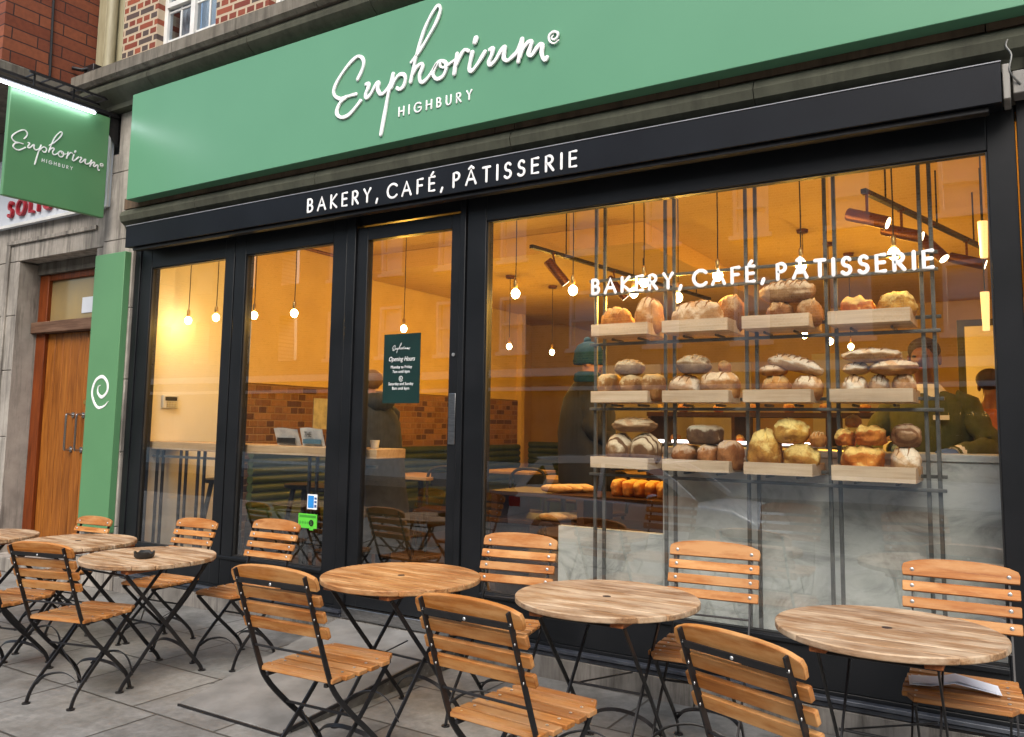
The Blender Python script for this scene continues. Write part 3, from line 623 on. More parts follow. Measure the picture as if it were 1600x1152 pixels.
for i, (s, z) in enumerate((('Monday to Friday', .0), ('7am until 6pm', -.032), ('Saturday and Sunday', -.118), ('8am until 6pm', -.150))):
    ftext('text_line', s, .030, (0, -.002, z), M['white'], po, .9)
MB().tube([(.0+.25*(p[0]+7.11)*.5, -.002, -.073+.5*.25*(p[1]-1.73)) for p in qs], [.0018]*len(qs), 6, ra=.0006, nrm=(0, 1, 0)).build('spiral_mark', M['white'], po)
# stickers by the door post
s1 = empty('green_rating_sticker', (-4.59, .026, .765), 0, 'bright green food hygiene rating sticker low on the window beside the door', 'sticker')
MB().box(-.095, .095, 0, .002, -.055, .05).box(.02, .06, 0, .002, -.068, -.0555).build('sheet', pm('rating_green', (.12, .62, .05), (.1, .55, .05), 8, .4), s1)
MB().box(-.085, .085, -.001, -.0001, .022, .040).build('header_bar', pm('rating_dark', (.05, .3, .03), None, 8, .5), s1)
dt = MB()
for i in range(5): dt.disc((-.075+.027*i, -.0012, -.015), .011, .001, 14, 'y')
dt.build('rating_dots', pm('rating_mid', (.07, .40, .04), None, 8, .5), s1)
MB().disc((.04, -.002, -.015), .024, .0015, 20, 'y').build('rating_disc', M['black'], s1)
ftext('rating_number', '5', .036, (.04, -.0035, -.028), s1.children[0].data.materials[0], s1)
s2 = empty('blue_sticker', (-4.55, .026, .905), 0, 'small blue and white card sticker above the green rating sticker', 'sticker')
MB().box(-.05, .05, 0, .002, -.055, .055).build('sheet', M['white'], s2)
MB().box(-.042, .018, -.0012, -.0002, -.045, .045).build('blue_panel', pm('sticker_blue', (.03, .30, .75), (.02, .2, .6), 8, .4), s2)
MB().box(.024, .046, -.0012, -.0002, -.04, -.02).box(.024, .046, -.0012, -.0002, -.008, .008).box(.024, .046, -.0012, -.0002, .018, .034).build('mark', pm('sticker_navy', (.05, .12, .35), None, 8, .4), s2)

# ------------------------------------------------------------------ folding chairs
def make_chair():
    c = empty('folding_chair', (0, 0, 0))
    for sx in (-1, 1):
        x = .178*sx
        rl = MB().flat(catmull([(x, -.365, .862), (x, -.225, .50), (x, -.172, .40), (x, -.075, .30), (x, .05, .19), (x, .145, .095), (x, .185, .004)], 5), .021, .007, (1, 0, 0))
        rl.disc((x, .185, 0), .021, .006, 14)
        rl.build('rail', M['black_metal'], c)
        x = .150*sx
        lg = MB().flat(catmull([(x, .190, .428), (x, .04, .28), (x, -.10, .155), (x, -.185, .07), (x, -.215, .004)], 5), .021, .007, (1, 0, 0))
        lg.disc((x, -.215, 0), .021, .006, 14)
        lg.build('leg', M['black_metal'], c)
    MB().flat(catmull([(-.146, -.165, .09), (-.10, -.15, .135), (0, -.135, .155), (.10, -.15, .135), (.146, -.165, .09)], 5), .018, .004, (0, .6, .8)).build('rear_arch', M['black_metal'], c)
    MB().flat(catmull([(-.174, .14, .10), (-.11, .12, .145), (0, .105, .165), (.11, .12, .145), (.174, .14, .10)], 5), .018, .004, (0, -.6, .8)).build('front_arch', M['black_metal'], c)
    for a_, b_, r_ in (((-.178, -.245, .55), (.178, -.245, .55), .005), ((-.178, -.06, .285), (.178, -.06, .285), .006), ((-.15, .0, .245), (.15, -.14, .118), .0035)): MB().tube([a_, b_], r_).build('cross_rod', M['black_metal'], c)
    d = Vector((0, -.140, .362)).normalized(); nf = Vector((0, d.z, -d.y)); org = Vector((0, -.365, .862))
    def P(x, t, o): q = org-d*t+nf*o; return (x, q.y, q.z)
    MB().flat([P(-.178, .045, -.006), P(.178, .045, -.006)], .022, .005, tuple(nf)).build('top_bar', M['black_metal'], c)
    sl = MB()
    def slat(poly, o0=.006, o1=.024):
        n = len(poly); vs = [P(x, t, o0) for x, t in poly]+[P(x, t, o1) for x, t in poly]
        sl.add(vs, [tuple(range(n)), tuple(range(2*n-1, n-1, -1))]+[(i, i+n, (i+1) % n+n, (i+1) % n) for i in range(n)])
    top = [(-.215, .062), (.215, .062), (.218, .030), (.212, .012)]+[(.20*math.cos(a), .012-.029*math.sin(a)) for a in [math.pi*i/14 for i in range(1, 14)]]+[(-.212, .012), (-.218, .030)]
    slat(top)
    for k in range(3):
        t0 = .084+k*.067; slat([(-.216, t0+.004), (-.216, t0+.040), (-.213, t0+.043), (.213, t0+.043), (.216, t0+.040), (.216, t0+.004), (.213, t0), (-.213, t0)])
    sl.build('backrest', M['chair'], c, bevel=.0028)
    bo = MB()
    for t in (.038, .105, .172, .239):
        for sx in (-1, 1):
            for o, rr in ((.0255, .0085), (-.007, .006)):
                q = P(.178*sx, t, o); bo.ell(q, (rr, .0035, rr), 10, 6)
    bo.ell(P(0, .045, -.010), (.006, .003, .006), 8, 5)
    bo.build('bolts', M['bolt'], c)
    se = MB(); y = -.205
    for k in range(6):
        wd = .0545; hw = (.190, .195, .198, .20, .198, .180)[k]; z = .438+(.004 if k in (0, 5) else 0)
        y1 = y+wd; hw2 = hw-(.025 if k == 5 else 0)
        se.prism([(-hw, y), (hw, y), (hw2, y1), (-hw2, y1)], 'z', z, z+.019); y = y1+.0182
    se.build('seat', M['seat'], c, bevel=.0035)
    MB().box(-.157, -.143, -.20, .20, .424, .437).box(.143, .157, -.20, .20, .424, .437).build('seat_runner', M['black_metal'], c)
    rv = MB(); y = -.175
    for k in range(6):
        for sx in (-1, 1): rv.ell((.150*sx, y, .4595), (.0065, .0065, .002), 8, 5)
        y += .0725
    rv.build('rivets', M['bolt'], c)
    return c
CH = [  # x, y, angle, scale, label
 (-.60, -1.77, -22, 1.04, 'wooden folding chair seen from behind at the lower right, back turned to the street'),
 (-1.585, -1.81, -4, 1.045, 'wooden folding chair seen from behind, bottom centre, at the table second from the right'),
 (-2.585, -1.78, 3, 1.045, 'wooden folding chair with its back to the street standing beside the door ramp'),
 (-4.445, -1.754, 15, .97, 'wooden folding chair with its back to the street at the table with the ashtray'),
 (-5.17, -1.80, 16, .97, 'wooden folding chair cut by the left frame edge, only its seat and legs in view'),
 (-.27, -.655, 183, 1.05, 'wooden folding chair with folded white paper on its seat, rightmost by the window'),
 (-1.34, -.66, 187, 1.04, 'wooden folding chair facing the street in front of the grey marble below the bread trays'),
 (-2.38, -.80, 190, 1.01, 'wooden folding chair facing the street between the glazed door and the marble panel'),
 (-4.30, -.84, 184, .95, 'wooden folding chair facing the street beside the green rating sticker'),
 (-5.06, -.86, 186, .90, 'wooden folding chair facing the street behind the table with the ashtray'),
 (-6.0, -1.04, 186, .86, 'wooden folding chair facing the street in front of the green pilaster board'),
]
proto = make_chair()
for i, (x, y, a, s, lb) in enumerate(CH):
    o = proto if i == 0 else copy_tree(proto)
    o.location = (x, y, .001); o.rotation_euler = (0, 0, R_(a)); o.scale = (s, s, s)
    tag(o, lb, 'chair', 'folding chairs on the pavement')
np1 = MB()
xs_ = [-.15, -.10, -.03, .03, .09, .16]
def sheet(b, pts, y0, y1, th_=.002):
    b.add([(x, y0, z) for x, z in pts]+[(x, y1, z) for x, z in pts]+[(x, y0, z-th_) for x, z in pts]+[(x, y1, z-th_) for x, z in pts],
          [f for i in range(len(pts)-1) for n in (len(pts),) for f in ((i, i+1, n+i+1, n+i), (2*n+i, 3*n+i, 3*n+i+1, 2*n+i+1), (i, 2*n+i, 2*n+i+1, i+1), (n+i, n+i+1, 3*n+i+1, 3*n+i))])
sheet(np1, [(-.16, .004), (-.08, .008), (0, .028), (.07, .018), (.16, .005)], -.07, .06)
sheet(np1, [(-.15, .010), (-.06, .016), (.01, .036), (.08, .022), (.15, .009)], -.06, .05)
o = np1.build('folded_paper', M['napkin'], bevel=0); o.location = (-.30, -.66, .490); o.rotation_euler = (0, 0, R_(8))
tag(o, 'folded white paper lying on the seat of the rightmost chair', 'paper')

# ------------------------------------------------------------------ bistro tables
M['table2'] = wood('brown_table_wood', (.50, .25, .095), (.38, .17, .06), (.20, .08, .028), .5, 0, 3.2, .26, bmp=.35, weather=(.54, .32, .15))
def make_table(r, h, wd_='table'):
    t = empty('bistro_table', (0, 0, 0)); z0, z1 = h-.027, h
    tp = MB(); n = 8; wd = 2*r/n
    for k in range(n):
        y0 = -r+k*wd+.0019; y1 = -r+(k+1)*wd-.0019
        e0 = math.sqrt(max(0, r*r-y0*y0)); e1 = math.sqrt(max(0, r*r-y1*y1))
        right = []
        for i in range(9):
            y = y0+(y1-y0)*i/8; right.append((math.sqrt(max(1e-6, r*r-y*y)), y))
        poly = right+[(-p[0], p[1]) for p in right[::-1]]
        tp.prism(poly, 'z', z0, z1)
    tp.build('tabletop', M[wd_], t, bevel=.005, ang=50)
    MB().disc((0, 0, z1), .019, .0012, 20).build('hole_shade_disc', pm('hole_shade', (.03, .012, .008), None, 8, .9) if 'hole' not in M else M['hole'], t)  # dark disc on the uncut top paints the shade of the hole
    bt = MB()
    for sx in (-.19, .19):
        L_ = math.sqrt(r*r-.04)-.03; bt.box(sx-.03, sx+.03, -L_, L_, z0-.024, z0-.001)
    bt.build('batten', M['batten'], t, bevel=.004)
    for sx in (-1, 1):
        for (x, s) in ((.20*sx, 1), (.172*sx, -1)):
            zt = z0-.03
            b = MB().flat(catmull([(x, -.285*s, zt), (x, -.14*s, zt*.74), (x, .02*s, zt*.46), (x, .16*s, zt*.20), (x, .235*s, zt*.07), (x, .26*s, .004)], 5), .021, .007, (1, 0, 0))
            b.disc((x, .26*s, 0), .022, .006, 14); b.ell((x, -.285*s, zt), (.009, .011, .011), 8, 6); b.build('leg', M['black_metal'], t)
    for s in (1, -1):
        MB().flat(catmull([(-.19, .20*s, .085), (-.11, .175*s, .15), (0, .16*s, .175), (.11, .175*s, .15), (.19, .20*s, .085)], 5), .018, .004, (0, -.6*s, .8)).build('arch_stretcher', M['black_metal'], t)
    for a_, b_, r_ in (((-.20, -.285, z0-.032), (.20, -.285, z0-.032), .006), ((-.20, .285, z0-.032), (.20, .285, z0-.032), .006), ((-.18, .10, h*.40), (.18, -.14, h*.62), .004), ((-.19, .02, h*.43), (.19, .02, h*.43), .006)): MB().tube([a_, b_], r_).build('cross_rod', M['black_metal'], t)
    return t
M['hole'] = pm('hole_shade', (.03, .012, .008), None, 8, .9)
for (x, y, h, r, a, lb) in (
 (-.502, -.915, .735, .414, 0, 'round weathered wooden table at the right, in front of the rightmost chair with paper'),
 (-1.677, -.953, .72, .420, 2, 'round weathered wooden table in front of the grey marble panel, second from the right'),
 (-2.783, -1.078, .715, .410, -3, 'round wooden table in front of the glazed door with warmer brown boards'),
 (-4.479, -1.356, .69, .378, 1, 'round wooden table with a black ashtray on it'),
 (-5.376, -1.263, .69, .358, 4, 'round wooden table partly hidden behind the table with the ashtray'),
 (-6.136, -1.502, .69, .352, 0, 'round wooden table cut by the left frame edge in front of the timber door')):
    t = make_table(r, h, 'table2' if 'warmer' in lb else 'table'); t.location = (x, y, 0); t.rotation_euler = (0, 0, R_(a)); tag(t, lb, 'table', 'round tables on the pavement')
at = MB(); n = 28
prof = [(.046, .0), (.056, .012), (.058, .038), (.052, .038), (.046, .014), (.0008, .012)]
rings = []
for (r, z) in prof:
    rings.append([(r*math.cos(2*math.pi*k/n), r*math.sin(2*math.pi*k/n), z-(.010 if (z > .03 and k % 7 in (0, 1)) else 0)) for k in range(n)])
at.loft(rings); o = at.build('ashtray', M['black']); o.location = (-4.42, -1.43, .691); tag(o, 'small black ashtray on a wooden table', 'ashtray')

# ramp at the door
rp = empty('door_ramp', (-3.5, -.8, 0), 0, 'grey ramp slab with checker plate side leading up to the glazed door', 'ramp')
rel(rp, MB().add([(-3.86, -1.56, .001), (-3.10, -1.56, .001), (-3.10, -.05, .001), (-4.18, -.05, .001), (-3.86, -1.56, .014), (-3.10, -1.56, .014), (-3.10, -.05, .128), (-4.18, -.05, .128)],
   [(3,2,1,0),(4,5,6,7),(0,1,5,4),(1,2,6,5),(2,3,7,6),(3,0,4,7)])).build('ramp_slab', M['concrete'], rp, bevel=.004)
def checker():
    mt, nt, b = newmat('checker_plate'); b.inputs['Metallic'].default_value = .8; b.inputs['Roughness'].default_value = .42
    v = coords(nt, (1, 1, 1), False, rot=(R_(45), 0, 0)); vo = N(nt, 'ShaderNodeTexVoronoi'); vo.inputs['Scale'].default_value = 26; vo.inputs['Randomness'].default_value = .15
    nt.links.new(v, vo.inputs['Vector']); n2 = noise_(nt, v, 9, 5)
    c = mix(nt, ramp(nt, vo.outputs['Distance'], [(.18, (1, 1, 1)), (.32, (0, 0, 0))]), ramp(nt, n2, [(.35, (.10, .095, .085)), (.65, (.24, .235, .22))]), (.42, .42, .40))
    nt.links.new(c, b.inputs['Base Color']); bump(nt, b, ramp(nt, vo.outputs['Distance'], [(.15, (1, 1, 1)), (.35, (0, 0, 0))]), .6, .004); return mt
rel(rp, MB().add([(-3.096, -1.50, .002), (-3.085, -1.50, .002), (-3.085, -.06, .002), (-3.096, -.06, .002), (-3.096, -1.50, .020), (-3.085, -1.50, .020), (-3.085, -.06, .131), (-3.096, -.06, .131)],
   [(3,2,1,0),(4,5,6,7),(0,1,5,4),(1,2,6,5),(2,3,7,6),(3,0,4,7)])).build('checker_plate', checker(), rp)
rel(rp, MB().flat([(-3.86, -1.566, .006), (-3.09, -1.566, .006)], .012, .010, (0, 1, 0)).flat([(-3.088, -1.55, .018), (-3.088, -.06, .135)], .018, .012, (1, 0, 0))).build('edge_strip', M['black_metal'], rp)

# ------------------------------------------------------------------ bread rack in the window
rk = empty('bread_rack', (-1.37, .3, .2), 0, 'tall grey metal rod rack holding twelve bread trays inside the large window', 'rack')
for x in (-2.352, -2.290, -1.878, -1.820, -1.378, -1.320, -.932, -.882, -.452, -.400):
    rel(rk, MB().box(x-.010, x+.010, .29, .31, .2, 3.0)).build('upright', M['rack_metal'], rk, bevel=.002)
for z, y in ((2.425, .265), (2.335, .265), (2.015, .275), (2.095, .335), (1.605, .275), (1.665, .335), (1.195, .275), (1.262, .335)):
    rel(rk, MB().box(-2.38, -.368, y-.011, y+.011, z-.009, z+.009)).build('crossbar', M['rack_metal'], rk, bevel=.002)
TX = [(-2.290, -1.915), (-1.825, -1.430), (-1.350, -.985), (-.890, -.490)]
TZ = [(2.122, 2.050), (1.710, 1.640), (1.312, 1.245)]
row = ('top', 'middle', 'bottom'); colw = ('leftmost', 'second from left', 'third from left', 'rightmost')
TR = {}
for j, (zt, zb) in enumerate(TZ):
    for i, (x0, x1) in enumerate(TX):
        if j == 2 and i == 3: zb -= .012
        tr = empty('bread_tray', ((x0+x1)/2, .25, zb), 0, f'pale wooden bread tray, {colw[i]} in the {row[j]} row of the window rack', 'tray', 'bread trays in the window')
        y0, y1 = .10, .425; t_ = .014
        rel(tr, MB().box(x0, x1, y0, y0+t_, zb, zt)).build('front_board', M['tray'], tr, bevel=.002)
        rel(tr, MB().box(x0, x0+t_, y0+t_+.0005, y1, zb, zt-.001).box(x1-t_, x1, y0+t_+.0005, y1, zb, zt-.001).box(x0+t_, x1-t_, y1-t_, y1-.001, zb, zt-.002)).build('side_board', M['tray'], tr, bevel=.002)
        rel(tr, MB().box(x0+t_+.0005, x1-t_-.0005, y0+t_+.0005, y1-t_-.0005, zb+.002, zb+.012)).build('base', M['tray'], tr)
        rel(tr, MB().tube([(x1-.10, .20, zb-.014), (x1-.10, .36, zb-.014)], .008).tube([(x0+.10, .20, zb-.014), (x0+.10, .36, zb-.014)], .008)).build('bracket', M['rack_metal'], tr)
        TR[(j, i)] = tr
# ------------------------------------------------------------------ loaves
def crust(name, dark, mid, flour, lo=.45, hi=.6, fs=9, bandax=None, band=0, slash=0, rough=.75, sc=(1, 1, 1)):
    mt, nt, b = newmat(name); b.inputs['Roughness'].default_value = rough; b.inputs['Specular IOR Level'].default_value = .3
    v = coords(nt, sc); f = noise_(nt, v, fs, 6, .65); g = noise_(nt, v, 60, 4, .6)
    col = ramp(nt, noise_(nt, v, 11, 5, .6), [(.32, dark), (.68, mid)])
    mk = ramp(nt, f, [(lo, (0, 0, 0)), (hi, (1, 1, 1))])
    gm = nt.nodes.new('ShaderNodeNewGeometry'); sp_ = nt.nodes.new('ShaderNodeSeparateXYZ'); nt.links.new(gm.outputs['Normal'], sp_.inputs[0])
    mp_ = N(nt, 'ShaderNodeMath', operation='MULTIPLY_ADD'); nt.links.new(sp_.outputs[2], mp_.inputs[0]); mp_.inputs[1].default_value = .40; mp_.inputs[2].default_value = -.10
    ad_ = N(nt, 'ShaderNodeMath', operation='ADD'); nt.links.new(f, ad_.inputs[0]); nt.links.new(mp_.outputs[0], ad_.inputs[1])
    mk = ramp(nt, ad_.outputs[0], [(lo+.02, (0, 0, 0)), (hi+.04, (1, 1, 1))])
    col = mix(nt, mk, col, flour)
    if band:
        wv = N(nt, 'ShaderNodeTexWave'); wv.wave_type = 'RINGS'; wv.inputs['Scale'].default_value = band; wv.inputs['Distortion'].default_value = 3.5; wv.inputs['Detail'].default_value = 2
        nt.links.new(coords(nt, (1, 1, 1)), wv.inputs['Vector'])
        col = mix(nt, ramp(nt, wv.outputs[0], [(.12, (1, 1, 1)), (.26, (0, 0, 0))]), col, dark)
    if slash:
        wv = N(nt, 'ShaderNodeTexWave'); wv.wave_type = 'BANDS'; wv.bands_direction = 'DIAGONAL'; wv.inputs['Scale'].default_value = slash; wv.inputs['Distortion'].default_value = 1.6; wv.inputs['Detail'].default_value = 3
        nt.links.new(coords(nt, (1, .45, .45)), wv.inputs['Vector'])
        fa = N(nt, 'ShaderNodeMath', operation='MULTIPLY'); nt.links.new(ramp(nt, wv.outputs[0], [(.80, (0, 0, 0)), (.93, (1, 1, 1))]), fa.inputs[0]); nt.links.new(ramp(nt, sp_.outputs[2], [(.1, (0, 0, 0)), (.5, (.85, .85, .85))]), fa.inputs[1])
        col = mix(nt, fa.outputs[0], col, tuple(min(1, x*1.25+.03) for x in mid))
    vo = N(nt, 'ShaderNodeTexVoronoi'); vo.feature = 'DISTANCE_TO_EDGE'; vo.inputs['Scale'].default_value = 26; nt.links.new(v, vo.inputs['Vector'])
    ck = ramp(nt, vo.outputs[0], [(.0, (.45, .36, .28)), (.045, (1, 1, 1))]); col = mix(nt, .5, col, ck, 'MULTIPLY'); col = mix(nt, .6, col, ramp(nt, noise_(nt, v, 4.5, 3), [(.36, (.62, .50, .40)), (.55, (1, 1, 1))]), 'MULTIPLY')
    nt.links.new(col, b.inputs['Base Color']); ah = N(nt, 'ShaderNodeMath', operation='MULTIPLY_ADD'); nt.links.new(f, ah.inputs[0]); ah.inputs[1].default_value = 1.5; nt.links.new(g, ah.inputs[2])
    bump(nt, b, ah.outputs[0], .7, .006); return mt
LM = {
 'white': crust('floury_crust', (.44, .24, .09), (.60, .38, .19), (.86, .75, .58), .36, .50, slash=3.2),
 'whitebrown': crust('half_floury_crust', (.38, .16, .045), (.58, .31, .11), (.84, .68, .47), .42, .58, slash=3.0),
 'gold': crust('golden_crust', (.34, .12, .02), (.60, .29, .07), (.68, .44, .18), .52, .70, slash=3.5),
 'brown': crust('brown_crust', (.20, .070, .018), (.40, .18, .055), (.58, .40, .22), .50, .68, slash=3),
 'oval': crust('orange_brown_crust', (.30, .10, .018), (.60, .28, .06), (.64, .44, .20), .56, .72, slash=2.6),
 'rye': crust('grey_rye_crust', (.19, .11, .05), (.36, .23, .12), (.60, .50, .34), .42, .60, slash=3),
 'darkfl': crust('dark_floury_crust', (.20, .10, .04), (.38, .22, .10), (.62, .49, .31), .44, .62, slash=3.4),
 'zebra': crust('ringed_crust', (.16, .075, .030), (.34, .19, .08), (.74, .62, .43), .36, .52, band=7),
 'cracked': crust('cracked_rye_crust', (.07, .036, .018), (.16, .08, .035), (.48, .42, .31), .46, .56, 18),
 'cheese': crust('cheese_crust', (.46, .10, .012), (.74, .28, .04), (.88, .60, .18), .46, .60, 14),
 'yellow': crust('maize_crust', (.34, .12, .02), (.68, .38, .07), (.88, .68, .24), .44, .57, 10),
 'seeded': crust('seeded_crust', (.26, .11, .03), (.42, .22, .07), (.60, .46, .26), .48, .58, 42),
 'tin': crust('tin_loaf_crust', (.24, .08, .02), (.42, .18, .06), (.62, .46, .32), .52, .66, 12),
 'scored': crust('scored_crust', (.24, .13, .06), (.42, .27, .14), (.68, .56, .40), .40, .56, slash=9),
 'swirl': crust('swirled_crust', (.22, .10, .04), (.38, .22, .10), (.56, .42, .28), .46, .62, band=7),
}
KM = {'round': 'whitebrown', 'batard_white': 'white', 'bigtin': 'whitebrown', 'long': 'white', 'small': 'gold', 'brownswirl': 'swirl', 'floury': 'white', 'roll': 'oval'}
def loaf(kind, w_, h_, dp_, seed):
    """mesh centred in x,y, resting on z=0"""
    rs = random.Random(seed); off = Vector((rs.random()*9, rs.random()*9, rs.random()*9)); b = MB()
    e = {'tin': 3.2, 'bigtin': 3, 'seeded': 3.2, 'cheese': 2.9, 'cracked': 4, 'batard_white': 2.6, 'scored': 2.3}.get(kind, 2.15)
    amp = {'cheese': .07, 'yellow': .06, 'cracked': .03, 'seeded': .035}.get(kind, .035)
    def fn(q, d):
        s = (abs(d.x)**e+abs(d.y)**e+abs(d.z)**e)**(-1/e); p = Vector((d.x*s*w_/2, d.y*s*dp_/2, d.z*s*h_/2))
        nz = noise.noise(d*1.7+off)*amp*2.6+noise.noise(d*5+off)*amp*1.2+noise.noise(d*14+off)*amp*.35
        p *= 1+nz
        if kind in ('tin', 'bigtin', 'seeded') and d.z > 0: p.x *= 1+.07*math.sin(min(1, d.z)*math.pi); p.y *= 1.03
        if kind == 'tin' and d.z < 0: p.x *= .94
        if kind == 'long': p.z -= p.x*.33; p.z += .02*math.cos(p.x/w_*math.pi)
        if kind == 'scored': p.z += h_*.06*math.sin(p.x/w_*math.pi*14)*max(0, d.z)
        if kind in ('brownswirl', 'zebra', 'round', 'white', 'floury', 'darkfl'):
            r = math.hypot(d.x-.1, d.y+.3); p *= 1+.022*math.cos(r*17)*(1 if d.z > -.2 else 0)
        if kind == 'cheese': p.z += h_*.07*math.sin(p.x/w_*math.pi*5)*max(0, d.z)
        if kind in ('white', 'whitebrown', 'gold', 'brown', 'oval', 'long', 'darkfl', 'batard_white', 'rye', 'yellow') and d.z > .15:
            sl_ = (p.x+.35*p.y)/w_*(5 if w_ > .22 else 3.2)+seed*.37; g_ = (sl_ % 1)-.5; p *= 1+(-.11*max(0, 1-abs(g_)*8)+.045*max(0, 1-abs(g_-.18)*8))*min(1, d.z*1.8)
        if d.z < -.35 and kind != 'long': p.z = max(p.z, -h_/2*.86)
        if kind == 'batard_white': p.z += .014*p.x/w_
        return p
    b.ell((0, 0, 0), (1, 1, 1), 44, 26, fn); zmin = min(v[2] for v in b.v); zmax = max(v[2] for v in b.v)
    xm = max(abs(v[0]) for v in b.v); k = h_/(zmax-zmin)
    fin = lambda p: (p[0]*(w_/2)/xm, p[1], (p[2]-zmin)*k)
    b.v = [fin(v) for v in b.v]
    SC_ = {'round': 3, 'white': 3, 'whitebrown': 2, 'gold': 3, 'brown': 2, 'oval': 3, 'long': 6, 'darkfl': 4, 'rye': 4, 'scored': 8, 'batard_white': 4, 'floury': 2, 'tin': 1, 'bigtin': 2, 'roll': 1}.get(kind, 0)
    b.scores = MB()
    for i in range(SC_):
        c0 = (i-(SC_-1)/2)/max(1, SC_)*1.35; pts = []
        for j in range(13):
            a = R_(28+105*j/12); x_ = c0+.22*(j/12-.5)+.03*(rs.random()-.5); r_ = math.sqrt(max(.05, 1-min(.9, x_*x_)))
            d = Vector((x_, -math.cos(a)*r_, math.sin(a)*r_)).normalized(); p = fin(fn(Vector((0, 0, 0)), d)); pts.append(Vector(p))
        n_ = len(pts); b.scores.tube(pts, [.0012+.0058*math.sin(math.pi*q/(n_-1))*min(1, w_/.2) for q in range(n_)], 7)
    return b
M['score_l'] = pm('scored_crumb', (.70, .50, .28), (.56, .36, .17), 40, .8, bmp=.3); M['score_d'] = pm('baked_score', (.34, .17, .06), (.24, .11, .035), 40, .8, bmp=.3)
LOAVES= [('1', 'oval', -2.175, 0.211, 2.131, 2.242), ('1', 'round', -1.963, 0.181, 2.12, 2.293), ('2', 'batard_white', -1.644, 0.315, 2.126, 2.244), ('2b', 'brown', -1.478, 0.173, 2.133, 2.289), ('3t', 'scored', -1.128, 0.321, 2.207, 2.335), ('3', 'brown', -1.171, 0.156, 2.126, 2.218), ('3', 'brown', -1.012, 0.147, 2.121, 2.221), ('4', 'cheese', -0.761, 0.181, 2.127, 2.218), ('4', 'yellow', -0.57, 0.2, 2.13, 2.23), ('5', 'seeded', -2.228, 0.11, 1.713, 1.827), ('5', 'seeded', -2.069, 0.126, 1.712, 1.814), ('5', 'seeded', -1.931, 0.124, 1.71, 1.821), ('5t', 'rye', -2.094, 0.193, 1.811, 1.908), ('6', 'white', -1.735, 0.201, 1.712, 1.813), ('6', 'bigtin', -1.521, 0.224, 1.711, 1.822), ('6t', 'rye', -1.682, 0.217, 1.814, 1.926), ('6s', 'small', -1.521, 0.07, 1.819, 1.895), ('7l', 'long', -1.093, 0.315, 1.788, 1.913), ('7', 'whitebrown', -1.218, 0.16, 1.791, 1.854), ('7', 'gold', -1.202, 0.168, 1.718, 1.798), ('7', 'whitebrown', -1.03, 0.17, 1.717, 1.795), ('8', 'white', -0.697, 0.319, 1.856, 1.931), ('8', 'white', -0.776, 0.14, 1.793, 1.858), ('8', 'whitebrown', -0.592, 0.244, 1.786, 1.866), ('8', 'white', -0.787, 0.133, 1.718, 1.793), ('8', 'white', -0.667, 0.106, 1.716, 1.791), ('8', 'whitebrown', -0.547, 0.121, 1.715, 1.802), ('9', 'darkfl', -2.063, 0.28, 1.463, 1.552), ('9', 'zebra', -2.155, 0.193, 1.302, 1.461), ('9', 'zebra', -1.99, 0.197, 1.304, 1.462), ('10', 'cracked', -1.616, 0.197, 1.401, 1.513), ('10', 'tin', -1.729, 0.146, 1.294, 1.4), ('10', 'tin', -1.588, 0.128, 1.299, 1.404), ('10', 'tin', -1.467, 0.128, 1.299, 1.427), ('11', 'yellow', -1.266, 0.189, 1.307, 1.504), ('11', 'yellow', -1.125, 0.199, 1.413, 1.561), ('11', 'yellow', -1.07, 0.198, 1.303, 1.422), ('11', 'gold', -0.981, 0.091, 1.4, 1.486), ('12', 'cheese', -0.845, 0.094, 1.413, 1.509), ('12', 'cheese', -0.714, 0.157, 1.417, 1.524), ('12', 'cheese', -0.759, 0.225, 1.312, 1.426), ('12', 'brownswirl', -0.542, 0.151, 1.411, 1.534), ('12', 'floury', -0.551, 0.15, 1.313, 1.418), ('12', 'roll', -0.814, 0.086, 1.509, 1.579)]
